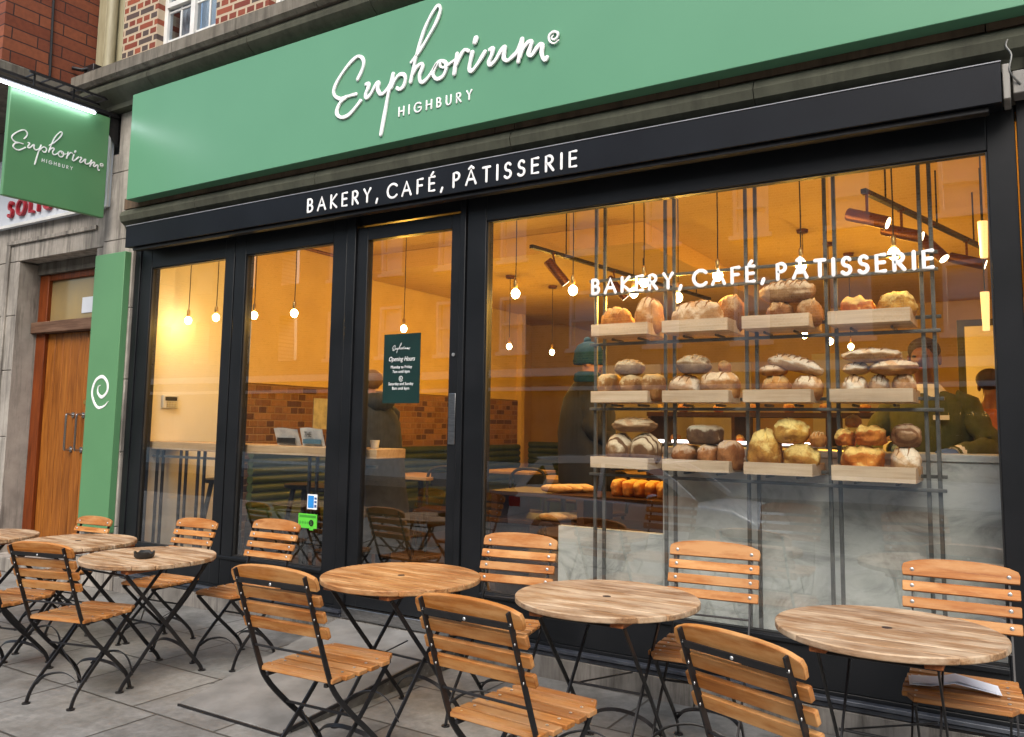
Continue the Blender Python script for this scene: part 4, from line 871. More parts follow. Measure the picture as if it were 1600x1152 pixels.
LL = ['orange brown oval loaf at the left end of the top left tray', 'tall rounded loaf with a floury face on the top left tray',
 'long flour dusted loaf lying on the second tray of the top row', 'dark brown loaf leaning behind the long floury loaf in the top row',
 'long scored loaf lying across two brown loaves in the top row', 'brown loaf under the left end of the scored loaf in the top row', 'brown loaf under the right end of the scored loaf in the top row',
 'knobbly orange cheese loaf on the top right tray', 'pale yellow domed loaf on the top right tray',
 'small seeded tin loaf at the left end of the middle left tray', 'seeded tin loaf in the middle of the middle left tray', 'seeded tin loaf at the right end of the middle left tray', 'grey brown loaf resting on top of the three seeded tin loaves',
 'white floury round loaf on the second tray of the middle row', 'large pale tin loaf on the second tray of the middle row', 'grey striped loaf lying on the white floury loaf in the middle row', 'small golden roll end above the large pale tin loaf',
 'long pale loaf sloping down to the right at the top of a middle row pile', 'small floury brown loaf under the left end of the sloping long loaf', 'golden loaf at the left of the third middle row tray', 'floury edged loaf at the right of the third middle row tray',
 'longest white loaf on top of the pile in the middle right tray', 'small white loaf, second layer, left, in the middle right tray', 'long brown and white loaf, second layer, right, in the middle right tray',
 'white loaf at the left of the bottom layer in the middle right tray', 'white loaf in the centre of the bottom layer in the middle right tray', 'floury loaf at the right of the bottom layer in the middle right tray',
 'long dark floury loaf lying on two ringed loaves in the bottom left tray', 'ringed floury loaf at the left of the bottom left tray', 'ringed floury loaf at the right of the bottom left tray',
 'cracked dark rye block on top of three small tin loaves', 'small tin loaf at the left under the cracked rye block', 'small tin loaf in the centre under the cracked rye block', 'small upright tin loaf at the right of the cracked rye block',
 'yellow pear shaped loaf at the left of the third bottom tray', 'large yellow round loaf on top of the third bottom tray pile', 'pale yellow domed loaf at the front right of the third bottom tray', 'orange loaf end at the right edge of the third bottom tray',
 'small square orange bun at the upper left of the bottom right tray', 'square orange bread with split top beside the small orange bun', 'large cheese topped bread at the base of the bottom right tray', 'brown swirled round loaf on top of the floury one in the bottom right tray', 'floury round loaf beneath the brown swirled loaf in the bottom right tray', 'small shiny orange roll peeking above the square orange buns']
for i, (t, k, cx, w_, z0, z1) in enumerate(LOAVES):
    y = .25; h_ = z1-z0; base = z0
    num = int(''.join(c for c in t if c.isdigit())); stacked = not t.isdigit()
    j, c = (num-1)//4, (num-1) % 4; floor_ = TZ[j][1]-(.012 if (j, c) == (2, 3) else 0)+.0125
    bottom = z0 < TZ[j][0]+.012 and t != '2b'
    if bottom: base = floor_; h_ = z1-floor_
    dp_ = min(.24, max(.12, w_*1.0))
    if k in ('tin', 'seeded', 'bigtin', 'cheese'): dp_ = .24
    if t == '2b': y = .33; base = floor_; h_ = z1-floor_; dp_ = .16
    elif k == 'batard_white': y = .20; dp_ = .13
    elif k == 'scored' or k == 'long': dp_ = .15
    elif t == '6s' or k == 'roll': y = .33
    lb2 = loaf(k, w_, h_, dp_, i); o = lb2.build('loaf', LM[KM.get(k, k)], None, ang=70)
    if lb2.scores.v: lb2.scores.build('scoring', M['score_d' if KM.get(k, k) in ('white', 'whitebrown', 'scored') else 'score_l'], o, ang=70)
    o.location = (cx, y, base); tag(o, LL[i], 'bread', 'loaves displayed in the window')
# ------------------------------------------------------------------ pendants, tracks
def pendant(x, y, zb, zc, label, power, rose=True):
    p = empty('pendant_bulb', (x, y, zc), 0, label, 'pendant lamp', 'bare bulbs hanging inside')
    rel(p, MB().tube([(x, y, zb+.09), (x+.002, y, (zb+zc)/2), (x, y, zc)], .004, 6)).build('cord', M['black'], p)
    rel(p, MB().tube([(x, y, zb+.035), (x, y, zb+.05), (x, y, zb+.085), (x, y, zb+.10)], [.014, .016, .015, .006], 12)).build('lamp_holder', pm('brass_holder', (.55, .38, .14), (.4, .26, .1), 20, .35, metal=.8) if 'bh' not in M else M['bh'], p)
    rel(p, MB().ell((x, y, zb), (.031, .031, .040), 14, 10, lambda q, d: q*(1 if d.z < 0 else 1-.25*d.z))).build('bulb', M['bulb'], p)
    if rose: rel(p, MB().tube([(x, y, zc-.03), (x, y, zc-.001)], [.05, .055], 16)).build('ceiling_rose', M['copper'], p)
    l = bpy.data.lights.new('bulb_light', 'POINT'); l.energy = power; l.color = (1, .50, .055); l.shadow_soft_size = .03
    lo = bpy.data.objects.new('bulb_light', l); COL.objects.link(lo); lo.location = (0, 0, zb-.07-zc); lo.parent = p
M['bh'] = pm('brass_holder', (.55, .38, .14), (.4, .26, .1), 20, .35, metal=.8)
PB = [(-6.52, .33, 2.41, 'leftmost bare bulb, glowing against the pale side wall'), (-6.16, .35, 2.42, 'bare bulb second from the left in the first window'),
 (-5.66, .35, 2.41, 'bare bulb at the left of the second window'), (-5.17, .35, 2.40, 'bare bulb at the right of the second window'),
 (-3.00, .35, 2.41, 'bare bulb at the left of the large window'), (-2.55, .35, 2.40, 'bare bulb just left of the bread rack'),
 (-2.05, .37, 2.42, 'bare bulb behind the K and E of the window lettering'), (-1.57, .37, 2.42, 'bare bulb behind the A and F of CAFÉ on the glass'),
 (-1.08, .37, 2.44, 'bare bulb behind the T of the window lettering'), (-.59, .37, 2.46, 'bare bulb behind the last R of the window lettering')]
for x, y, z, lb in PB: pendant(x, y, z, 2.999, lb, 1.5 if x < -6.4 else 3.6, False)
for x, y, z, zc, lb in ((-5.03, 1.61, 2.40, 3.419, 'bare bulb seen above the opening hours poster'), (-5.04, 3.52, 2.40, 3.219, 'small distant bare bulb at the left edge of the large window'),
  (-4.94, 4.35, 2.40, 3.219, 'small distant bare bulb left of the teal hat'), (-2.23, .62, 2.40, 3.419, 'bare bulb partly behind the K of the window lettering'), (-2.04, .95, 2.40, 3.419, 'bare bulb above the long floury loaf'),
  (-1.79, 3.65, 2.40, 3.419, 'first of three distant bulbs shining between the tray rows'), (-1.69, 4.34, 2.40, 3.419, 'middle one of three distant bulbs shining between the tray rows'), (-1.60, 4.97, 2.40, 3.419, 'last of three distant bulbs shining between the tray rows')):
    pendant(x, y, z, zc, lb, 22)
def spot(name, p, d, top, label):
    """copper cylinder lamp at p pointing along d, hung from the track point top"""
    s = empty('track_spotlight', p, 0, label, 'spotlight', 'copper track spotlights')
    d = Vector(d).normalized(); a = Vector(p)-d*.13; b = Vector(p)+d*.13
    rel(s, MB().tube([a, a+d*.01, b-d*.005, b], [.036, .042, .042, .042], 20)).build('lamp_barrel', M['copper'], s)
    rel(s, MB().tube([b+d*.0005, b+d*.003], [.036, .036], 20)).build('lamp_face', M['spotface'], s)
    l = bpy.data.lights.new('spot_light', 'SPOT'); l.energy = 30; l.color = (1, .62, .25); l.spot_size = R_(80); l.spot_blend = .6; l.shadow_soft_size = .03
    lo = bpy.data.objects.new('spot_light', l); COL.objects.link(lo); lo.parent = s; lo.location = b-Vector(p)+d*.012; lo.rotation_euler = d.to_track_quat('-Z', 'Y').to_euler()
    rel(s, MB().tube([Vector(p), top], .009).tube([Vector(top)+Vector((0, 0, -.02)), top], .024, 12)).build('hanger', M['copper'], s)
def track(p0, p1, label):
    t = empty('lighting_track', p0, 0, label, 'lighting track')
    rel(t, MB().flat([p0, p1], .035, .03, (0, 0, 1))).build('rail', M['dkwood'] if False else M['black_metal'], t)
    for k in (.15, .55, .9):
        q = Vector(p0).lerp(Vector(p1), k); rel(t, MB().tube([q, (q.x, q.y, 3.418 if q.x > -3 or q.y < 2.6 else 3.218)], .006)).build('drop_rod', M['black_metal'], t)
TA = ((-3.51, 1.41, 3.0), (-3.11, 4.83, 3.0)); TB = ((-.83, 1.0, 3.0), (-.26, 3.2, 3.0))
track(*TA, 'dark lighting track running back above the customer with the teal hat')
track(*TB, 'dark lighting track running back at the upper right of the large window')
def on(T, k): return Vector(T[0]).lerp(Vector(T[1]), k)
spot('a', on(TA, .09)+Vector((.03, .02, -.17)), (.45, .5, -.75), on(TA, .09), 'copper spotlight at the near end of the left track')
spot('b', on(TA, .38)+Vector((.03, .02, -.17)), (.5, .4, -.7), on(TA, .38), 'copper spotlight further back on the left track')
spot('c', on(TB, .02)+Vector((.0, .0, -.17)), (.93, -.1, -.36), on(TB, .02), 'copper spotlight nearest the glass on the right track')
spot('d', on(TB, .26)+Vector((.0, .0, -.17)), (.93, -.1, -.32), on(TB, .26), 'second copper spotlight along the right track')
spot('e', on(TB, .50)+Vector((.0, .0, -.18)), (.6, -.3, -.75), on(TB, .50), 'copper spotlight tilted steeply down on the right track')
spot('f', on(TB, .82)+Vector((.0, .0, -.17)), (.9, .0, -.30), on(TB, .82), 'furthest copper spotlight on the right track')
for (x, y, z0, z1, lb) in ((-.205, 1.6, 2.62, 2.86, 'tall opal wall light at the upper right edge of the window'), (-.235, 2.3, 2.22, 2.50, 'lower opal wall light at the right edge of the window')):
    q = empty('opal_lamp', (x, y, z0), 0, lb, 'lamp'); rel(q, MB().tube([(x, y, z0), (x, y, z1)], [.022, .030], 16)).build('shade', M['opal'], q)
    rel(q, MB().tube([(x, y, z1), (x, y, 3.418)], .005)).build('cord', M['black'], q)
# ------------------------------------------------------------------ counters and furniture inside
mc = empty('marble_counter', (-1.0, .6, .2), 0, 'grey veined marble counter behind the bread rack at the right of the window', 'counter')
rel(mc, MB().box(-1.96, .74, .45, .47, .2, 1.335)).build('front_panel', M['marble'], mc, bevel=.003)
rel(mc, MB().box(-1.96, .74, .44, .86, 1.336, 1.376)).build('worktop', M['marble'], mc, bevel=.004)
rel(mc, MB().box(-1.95, .74, .475, .84, .2, 1.334)).build('carcass', M['black'], mc)
lm_ = MB().box(-2.70, -1.962, .452, .50, .2, .835); o = lm_.xf(Matrix.Translation((2.27, -.45, -.2))).build('low_partition', M['marble'], bevel=.003)
o.location = (-2.27, .45, .2); tag(o, 'low pale marble partition standing behind the glass left of the counter', 'partition')
bs = empty('bread_stand', (-2.6, 1.0, .2), 0, 'brown wooden bread stand with shelves behind the low marble panel', 'stand')
for z in (.50, .78, .98): rel(bs, MB().box(-3.45, -2.0, .75, 1.25, z, z+.03)).build('shelf', M['dkwood'], bs, bevel=.003)
for x in (-3.44, -2.72, -2.03): rel(bs, MB().box(x, x+.05, .76, 1.24, .2, .499).box(x, x+.05, .76, 1.24, .531, .779).box(x, x+.05, .76, 1.24, .811, .979)).build('upright', M['dkwood'], bs)
BG = [(-2.93, .83, 1.011, .24, 12), (-2.88, .92, 1.011, .24, 5), (-2.80, 1.0, 1.011, .24, -3), (-2.90, .87, .811, .26, 8), (-2.83, .93, .811, .26, 2), (-2.93, .80, .811, .22, 15)]
for i, (x, y, z, L_, a) in enumerate(BG):
    b = MB().ell((0, 0, .032), (L_/2, .036, .032), 18, 10, lambda q, d: q*(1+.06*math.sin(q.x*60))); o = b.build('baguette', LM['gold'], ang=70); o.location = (x, y, z); o.rotation_euler = (0, 0, R_(a))
    tag(o, ('short golden baguette in the small pile left of the bread rack'), 'bread', 'short baguettes piled behind the low marble panel')
for i in range(5):
    x = -2.48+.085*i; o = loaf('tin', .078, .12, .20, 90+i).build('bread_slice_loaf', LM['cheese'], ang=70); o.location = (x, .95, 1.011)
    tag(o, 'orange glazed bun in the row on the stand below the ringed loaves', 'bread', 'orange glazed buns in a row on the stand')
# display case deeper inside
dc = empty('display_case', (-1.9, 3.1, .2), 0, 'long lit display case with a thin white light strip behind the trays', 'display case')
rel(dc, MB().box(-3.05, -.6, 2.8, 3.4, .2, 1.15)).build('carcass', M['dkwood'], dc, bevel=.004)
rel(dc, MB().box(-3.05, -.6, 2.79, 2.799, .25, 1.12)).build('front_panel', M['dkwood'], dc)
rel(dc, MB().box(-3.05, -.6, 2.80, 3.4, 1.60, 1.64)).build('top_shelf', M['dkwood'], dc)
for x in (-3.04, -2.25, -1.45, -.63): rel(dc, MB().box(x, x+.03, 2.81, 3.39, 1.151, 1.599)).build('post', M['dkwood'], dc)
for a_, b_ in ((-3.0, -2.85), (-2.8, -2.62), (-2.5, -2.1), (-1.95, -1.7), (-1.62, -1.47)): rel(dc, MB().box(a_, b_, 2.795, 2.80-.001, 1.36, 1.385)).build('light_strip', M['strip'], dc)
rel(dc, MB().box(-3.03, -.63, 2.81, 3.38, 1.345, 1.36)).build('glass_shelf', M['rack_metal'], dc)
rs = random.Random(4)
for i in range(22):
    x = -2.95+.105*i; kk = rs.choice(['gold', 'cheese', 'brown', 'oval']); zz_ = (1.151, 1.361, 1.641)[i % 3]
    o = loaf('white', .10+.03*rs.random(), .07+.03*rs.random(), .12, 200+i).build('pastry', LM[kk], ang=70); o.location = (x, 2.9+.12*rs.random(), zz_)
    tag(o, 'small baked pastry standing on the lit display case behind the trays', 'pastry', 'pastries on the display case')
mb_ = empty('menu_board', (-4.6, 6.0, 2.0), 0, 'grey menu board wall panel far behind the second tray column', 'board')
M['bgrey'] = pm('board_grey', (.30, .27, .24), (.24, .21, .19), 3, .6)
MB().box(-.45, .42, -.02, .02, -.75, .35).build('panel', M['bgrey'], mb_, bevel=.004)
MB().tube([(.12+.30*math.cos(R_(a)), -.03, -.25+.36*math.sin(R_(a))) for a in range(0, 181, 12)], .035, ra=.008, nrm=(0, 1, 0)).build('arch_motif', M['plaster'], mb_)
mb2 = empty('pale_board', (-3.35, 6.0, 2.0), 0, 'plain pale board far behind the third tray column', 'board')
MB().box(-.38, .38, -.02, .02, -.75, .35).build('panel', M['bgrey'], mb2, bevel=.004)
wm = empty('wall_mirror', (-.55, 5.2, 2.3), 0, 'framed mirror with painted pale reflections at the right behind the baker', 'mirror')
MB().box(-.05, .75, -.03, .0, -.9, .35).build('frame', M['stone_gr'], wm, bevel=.004); MB().box(.02, .70, -.036, -.031, -.85, .28).build('mirror_glass', M['wall_near'], wm)  # matte pale glass, its reflection painted in as plain colour
# window bar, stools, newspaper
wb = empty('window_bar', (-5.4, .25, .2), 0, 'pale wooden bar shelf on black rods along the two left windows', 'bar')
rel(wb, MB().box(-6.68, -4.02, .12, .45, 1.235, 1.305)).build('bar_top', M['bar'], wb, bevel=.004)
rel(wb, MB().box(-6.68, -4.05, .155, .175, 1.165, 1.185)).build('rail', M['rack_metal'], wb)
for x in (-6.60, -6.52, -6.04, -5.96, -4.72, -4.64):
    rel(wb, MB().box(x-.010, x+.010, .145, .165, .2, 1.234).box(x-.010, x+.010, .385, .405, .2, 1.234)).build('leg', M['black_metal'], wb)
def stool(x, y, label):
    s = empty('bar_stool', (x, y, .2), 0, label, 'stool', 'black stools at the window bar')
    rel(s, MB().disc((x, y, .93), .17, .035, 28)).build('seat', M['black'], s, bevel=.006)
    for a in (45, 135, 225, 315):
        c_, s_ = math.cos(R_(a)), math.sin(R_(a)); rel(s, MB().tube([(x+.09*c_, y+.09*s_, .93), (x+.21*c_, y+.21*s_, .2)], .022)).build('leg', M['black'], s)
    rel(s, MB().tube([(x+.17*math.cos(R_(a)), y+.17*math.sin(R_(a)), .45) for a in range(45, 406, 90)], .01)).build('footrest', M['black'], s)
stool(-6.35, .66, 'black bar stool seen through the first window'); stool(-5.35, .72, 'black bar stool seen through the second window'); stool(-4.98, .62, 'black bar stool beside the person in the grey coat')
nw = empty('newspaper', (-4.92, .26, 1.306), R_(-4), 'open newspaper standing propped on the window bar', 'newspaper')
n1 = MB(); sheet(n1, [(-.30, .0), (-.16, .004), (-.02, .0)], -.0, .002)
def page(x0, x1, h, lean, cv):
    b = MB(); nx, nz = 12, 6; vs = []
    for th_ in (0, .003):
        for i in range(nx+1):
            for j in range(nz+1):
                u, v_ = i/nx, j/nz; vs.append((x0+(x1-x0)*u, -lean*v_+th_+cv*math.sin(u*math.pi)*.5, h*v_*(1+.04*math.sin(u*5))))
    q = (nx+1)*(nz+1); fs = []
    for k in (0, q):
        for i in range(nx):
            for j in range(nz): a = k+i*(nz+1)+j; fs.append((a, a+1, a+nz+2, a+nz+1))
    return b.add(vs, fs)
pg1 = page(-.30, -.01, .135, .05, .02); pg1.build('page', M['paper'], nw); page(.01, .27, .14, .04, .02).build('page', M['paper'], nw)
MB().box(-.27, -.05, -.035, -.031, .015, .06).build('picture_block', M['black'], nw); MB().box(.04, .25, -.028, -.024, .02, .055).build('picture_block', pm('print_blue', (.06, .14, .2), None, 9, .8), nw)
tt = MB(); hh = letters('THE', .06, .14, .075, .035, -.034, .0035, .001); hh.build('headline', M['black'], nw)
cp = MB().tube([(0, 0, 0), (0, 0, .06)], [.028, .036], 18); o = cp.build('cup', M['white_paint']); o.location = (-4.18, .28, 1.306); tag(o, 'small white cup at the right end of the window bar', 'cup')
# banquette and inner tables
bq = empty('green_banquette', (-6.4, 4.3, .2), 0, 'dark green channelled banquette along the brick wall', 'bench')
bb = MB()
for k in range(7): bb.tube([(-6.60, 1.2, .66+.085*k), (-6.60, 6.3, .66+.085*k)], .045, 10)
rel(bq, bb).build('backrest', M['bench'], bq)
rel(bq, MB().box(-6.64, -6.1, 1.2, 6.3, .50, .64)).build('seat', M['bench'], bq, bevel=.03)
rel(bq, MB().box(-6.64, -6.15, 1.2, 6.3, .2, .499)).build('base', M['black'], bq)
bq2 = empty('green_bench_end', (-5.9, 6.5, .2), 0, 'green bench back standing at the end of the brick wall', 'bench')
b2 = MB()
for k in range(7): b2.tube([(-6.55, 6.55, .70+.085*k), (-5.75, 6.55, .70+.085*k)], .045, 10)
rel(bq2, b2).build('backrest', M['bench'], bq2); rel(bq2, MB().box(-6.55, -5.75, 6.2, 6.6, .2, .64)).build('seat', M['bench'], bq2, bevel=.02)
for (x, y, lb) in ((-5.55, 2.6, 'inner wooden table seen through the door'), (-5.3, 4.2, 'inner wooden table behind the door post'), (-4.2, 3.3, 'inner wooden table behind the reflected car'), (-3.9, 5.0, 'furthest inner wooden table')):
    t = empty('cafe_table', (x, y, .2), 0, lb, 'table', 'square tables inside')
    rel(t, MB().box(x-.33, x+.33, y-.33, y+.33, .92, .955)).build('tabletop', M['bar'], t, bevel=.005)
    rel(t, MB().tube([(x, y, .22), (x, y, .919)], .03)).build('pedestal', M['black'], t); rel(t, MB().disc((x, y, .201), .22, .02)).build('foot', M['black'], t)
for (x, y, a, lb) in ((-5.0, 2.2, 200, 'dark inner chair seen through the door'), (-4.5, 4.0, 90, 'dark inner chair beside the second inner table'), (-3.6, 2.9, 60, 'dark inner chair left of the customer'), (-4.3, 2.5, 180, 'dark inner chair behind the reflected car window')):
    c = empty('cafe_chair', (x, y, .2), R_(a), lb, 'chair', 'dark chairs inside')
    MB().box(-.2, .2, -.2, .2, .44, .47).build('seat', M['dkwood'], c, bevel=.01); MB().tube(catmull([(-.19, -.2, .47), (-.19, -.24, .8), (0, -.27, .86), (.19, -.24, .8), (.19, -.2, .47)], 5), .016).box(-.17, .17, -.262, -.248, .66, .80).build('backrest', M['black'], c)
    for sx in (-1, 1):
        for sy in (-1, 1): MB().tube([(.17*sx, .17*sy, .44), (.2*sx, .21*sy, 0)], .015).build('leg', M['black'], c)

# ------------------------------------------------------------------ people
M['skin'] = pm('skin', (.52, .27, .17), (.46, .22, .14), 9, .5)
M['skin_dk'] = pm('dark_skin', (.17, .065, .035), (.13, .048, .026), 9, .45)
def skin_mesh(name, nodes, edges, mt, parent, sub=2):
    keys = list(nodes); me = bpy.data.meshes.new(name)
    me.from_pydata([nodes[k][0] for k in keys], [(keys.index(a), keys.index(b)) for a, b in edges], [])
    o = bpy.data.objects.new(name, me); COL.objects.link(o); o.parent = parent; me.materials.append(mt)
    md = o.modifiers.new('Skin', 'SKIN'); md.use_smooth_shade = True
    sv = me.skin_vertices[0].data
    for i, k in enumerate(keys):
        r = nodes[k][1]; r = r if isinstance(r, tuple) else (r, r); sv[i].radius = r; sv[i].use_root = (k == 'pelvis')
    ms = o.modifiers.new('Subsurf', 'SUBSURF'); ms.levels = sub-1; ms.render_levels = sub
    return o
def person(name_loc, rz, sc, label, elbows, wrists, hands, skinm, lean=0, knees=None):
    root = empty('person', name_loc, rz, label, 'person'); root.scale = (sc, sc, sc)
    L = lean
    nd = {'pelvis': ((0, 0, .95), (.14, .10)), 'belly': ((0, .02*L, 1.10), (.125, .10)), 'chest': ((0, .08*L, 1.29), (.155, .11)), 'nb': ((0, .13*L-.005, 1.44), .06),
          'neck': ((0, .16*L+.005, 1.50), .050), 'jaw': ((0, .20*L+.03, 1.56), (.058, .062)), 'face': ((0, .21*L+.018, 1.63), (.074, .088)), 'crown': ((0, .20*L, 1.69), (.066, .078)), 'nose': ((0, .21*L+.118, 1.605), .012)}
    ed = [('pelvis', 'belly'), ('belly', 'chest'), ('chest', 'nb'), ('nb', 'neck'), ('neck', 'jaw'), ('jaw', 'face'), ('face', 'crown'), ('face', 'nose')]
    for s, k in ((-1, 'l'), (1, 'r')):
        nd.update({'hip'+k: ((.09*s, 0, .86), .085), 'knee'+k: ((.10*s, .015, .50), .057), 'shin'+k: ((.10*s, -.02, .30), .050), 'ank'+k: ((.10*s, -.03, .09), .036), 'ball'+k: ((.105*s, .10, .035), .033), 'toe'+k: ((.105*s, .16, .028), .026)})
        ed += [('pelvis', 'hip'+k), ('hip'+k, 'knee'+k), ('knee'+k, 'shin'+k), ('shin'+k, 'ank'+k), ('ank'+k, 'ball'+k), ('ball'+k, 'toe'+k)]
        e, w_ = Vector(elbows[k]), Vector(wrists[k]); hd = Vector(hands[k]).normalized()
        nd.update({'sh'+k: ((.175*s, .10*L, 1.385), .055), 'el'+k: (tuple(e), .040), 'fo'+k: (tuple(e.lerp(w_, .4)), .040), 'wr'+k: (tuple(w_), .026), 'pa'+k: (tuple(w_+hd*.045), (.034, .020)), 'pb'+k: (tuple(w_+hd*.085), (.036, .018))})
        ed += [('chest', 'sh'+k), ('sh'+k, 'el'+k), ('el'+k, 'fo'+k), ('fo'+k, 'wr'+k), ('wr'+k, 'pa'+k), ('pa'+k, 'pb'+k)]
        side = hd.cross(Vector((0, 0, 1))); side = side.normalized() if side.length > .2 else Vector((0, 1, 0)); dn = Vector((0, 0, -1)) if abs(hd.z) < .8 else Vector((-s, 0, 0))
        for i in range(4):
            ln = (.062, .076, .072, .056)[i]; b0 = w_+hd*.098+side*(i-1.5)*.021
            nd[f'f{i}a'+k] = (tuple(b0), .0095); nd[f'f{i}b'+k] = (tuple(b0+hd*ln*.5+dn*.006), .0088); nd[f'f{i}c'+k] = (tuple(b0+hd*ln*.85+dn*.024), .0078)
            ed += [('pb'+k, f'f{i}a'+k), (f'f{i}a'+k, f'f{i}b'+k), (f'f{i}b'+k, f'f{i}c'+k)]
        th_ = w_+hd*.03-side*s*.03; nd['ta'+k] = (tuple(th_), .012); nd['tb'+k] = (tuple(th_+hd*.035-side*s*.02), .010); nd['tc'+k] = (tuple(th_+hd*.06-side*s*.018+dn*.008), .0085)
        ed += [('pa'+k, 'ta'+k), ('ta'+k, 'tb'+k), ('tb'+k, 'tc'+k)]
    skin_mesh('body', nd, ed, skinm, root)
    fy = .21*L
    for s in (-1, 1):
        MB().ell((.031*s, fy+.096, 1.635), (.012, .008, .007), 8, 6).build('eye', M['black'], root); MB().ell((.079*s, fy+.0, 1.62), (.012, .022, .032), 10, 8).build('ear', skinm, root)
    MB().ell((0, fy+.098, 1.567), (.024, .008, .007), 10, 6).build('mouth', pm('lips', (.28, .08, .07), None, 9, .5) if 'lips' not in M else M['lips'], root)
    return root
M['lips'] = pm('lips', (.28, .08, .07), None, 9, .5)
def er(cx, cy, z, a, b, n=26, wob=0, ph=0): return [(cx+a*math.cos(2*math.pi*k/n)*(1+wob*math.sin(5*2*math.pi*k/n+ph)), cy+b*math.sin(2*math.pi*k/n)*(1+wob*math.sin(7*2*math.pi*k/n+ph*2)), z) for k in range(n)]
def torso(prof, L=0, wob=.02):
    """prof: (z, a, b)"""
    return MB().loft([er(0, L*max(0, z-.95)*.26, z, a, b, 26, wob, z*9) for z, a, b in prof])
def sleeve(b, s, sh, el, wr, r0=.078, r1=.062, r2=.045):
    sh, el, wr = Vector(sh), Vector(el), Vector(wr)
    p = catmull([tuple(sh+Vector((-.05*s, 0, .015))), tuple(sh), tuple(sh.lerp(el, .5)), tuple(el), tuple(el.lerp(wr, .5)), tuple(wr)], 4)
    n = len(p); b.tube(p, [r0*(1-i/(n-1))+r2*(i/(n-1))+.007*math.sin(i*1.9)+(.004 if i > n-3 else 0) for i in range(n)], 14)
def shoes_trousers(root, mt, z1=.98, r=.085):
    b = MB()
    for s in (-1, 1): b.tube([(.085*s, 0, z1), (.09*s, 0, .80), (.10*s, .015, .5), (.10*s, -.01, .28), (.10*s, -.02, .07)], [.115, .10, .078, .070, .068], 14)
    b.build('trousers', mt, root)
    for s in (-1, 1): MB().ell((.103*s, .05, .045), (.052, .145, .048), 14, 10, lambda q, d: Vector((q.x, q.y, max(q.z, -.044)))).build('shoe', M['black'], root)
M['coat_grey'] = pm('grey_wool_coat', (.045, .05, .052), (.028, .032, .034), 14, .9, bmp=.2)
M['navy'] = pm('navy_jacket', (.010, .011, .016), (.006, .007, .011), 10, .75, bmp=.15)
M['teal'] = pm('teal_knit', (.001, .055, .17), (.001, .04, .13), 30, .9, bmp=.3)
M['jeans'] = pm('blue_denim', (.03, .06, .16), (.02, .04, .11), 22, .85)
M['olive'] = pm('olive_sweater', (.085, .085, .014), (.065, .065, .010), 16, .9, bmp=.15)
M['collar'] = pm('cream_collar', (.72, .66, .52), (.64, .58, .44), 12, .8)
M['glove'] = pm('blue_glove', (.08, .16, .34), (.06, .12, .28), 12, .45)
M['hair_b'] = pm('fair_hair', (.30, .18, .08), (.20, .11, .05), 30, .7, stretch=(1, 1, 6))
M['hair_k'] = pm('dark_hair', (.03, .012, .008), (.018, .008, .006), 30, .7)
M['rust'] = pm('rust_brown_top', (.24, .065, .015), (.18, .045, .010), 12, .85)
FL = .2
# customer in the grey hooded coat at the window bar
el, wr = {'l': (-.27, .10, 1.13), 'r': (.27, .10, 1.13)}, {'l': (-.16, .34, 1.13), 'r': (.16, .34, 1.13)}
p1 = person((-4.66, .84, FL), R_(78), 1.0, 'person in a long grey hooded coat leaning at the window bar', el, wr, {'l': (.3, 1, -.05), 'r': (-.3, 1, -.05)}, M['skin'], .5)
ct = torso([(.26, .33, .26), (.45, .325, .255), (.62, .31, .245), (.80, .285, .225), (.98, .265, .205), (1.12, .25, .19), (1.26, .25, .18), (1.36, .23, .16), (1.42, .18, .13), (1.47, .10, .095)], .5, .035)
for s, k in ((-1, 'l'), (1, 'r')): sleeve(ct, s, (.185*s, .04, 1.37), el[k], wr[k])
ct.build('coat', M['coat_grey'], p1, ang=80)
MB().ell((0, -.02, 1.47), (.135, .125, .085), 20, 12, lambda q, d: q*(1+.06*math.sin(9*d.x))).build('hood', M['coat_grey'], p1, ang=80)
MB().ell((0, .085, 1.665), (.092, .105, .085), 18, 12, lambda q, d: q*(1+.03*math.sin(20*d.x)) if not (d.y > .55 and d.z < .3) else q*.8).build('hair', M['hair_b'], p1, ang=80)
shoes_trousers(p1, M['black'])
# customer with the teal hat
el, wr = {'l': (-.27, -.02, 1.12), 'r': (.27, .02, 1.12)}, {'l': (-.20, .19, 1.0), 'r': (.20, .19, 1.02)}
p2 = person((-3.22, 1.90, FL), R_(-58), 1.13, 'customer in a teal knitted hat and dark jacket standing beside the bread rack', el, wr, {'l': (.2, 1, -.3), 'r': (-.2, 1, -.3)}, M['skin'])
ct = torso([(.72, .25, .21), (.95, .26, .22), (1.10, .265, .22), (1.24, .265, .21), (1.36, .24, .18), (1.42, .18, .14), (1.48, .10, .10)])
for s, k in ((-1, 'l'), (1, 'r')): sleeve(ct, s, (.19*s, 0, 1.36), el[k], wr[k], .088, .07, .05)
ct.build('jacket', M['navy'], p2, ang=80)
MB().loft([er(0, .0, z, a, b, 22, .03, z*30) for z, a, b in ((1.46, .085, .085), (1.50, .105, .105), (1.54, .10, .10), (1.56, .075, .075))]).build('scarf', M['teal'], p2, ang=80)
MB().loft([er(0, .01, z, a, b, 22, .015, z*40) for z, a, b in ((1.615, .100, .118), (1.645, .106, .122), (1.66, .098, .116), (1.72, .094, .110), (1.765, .07, .085), (1.79, .03, .035))]).ell((0, 0, 1.80), (.03, .03, .028), 12, 8).build('hat', M['teal'], p2, ang=80)
shoes_trousers(p2, M['jeans'])
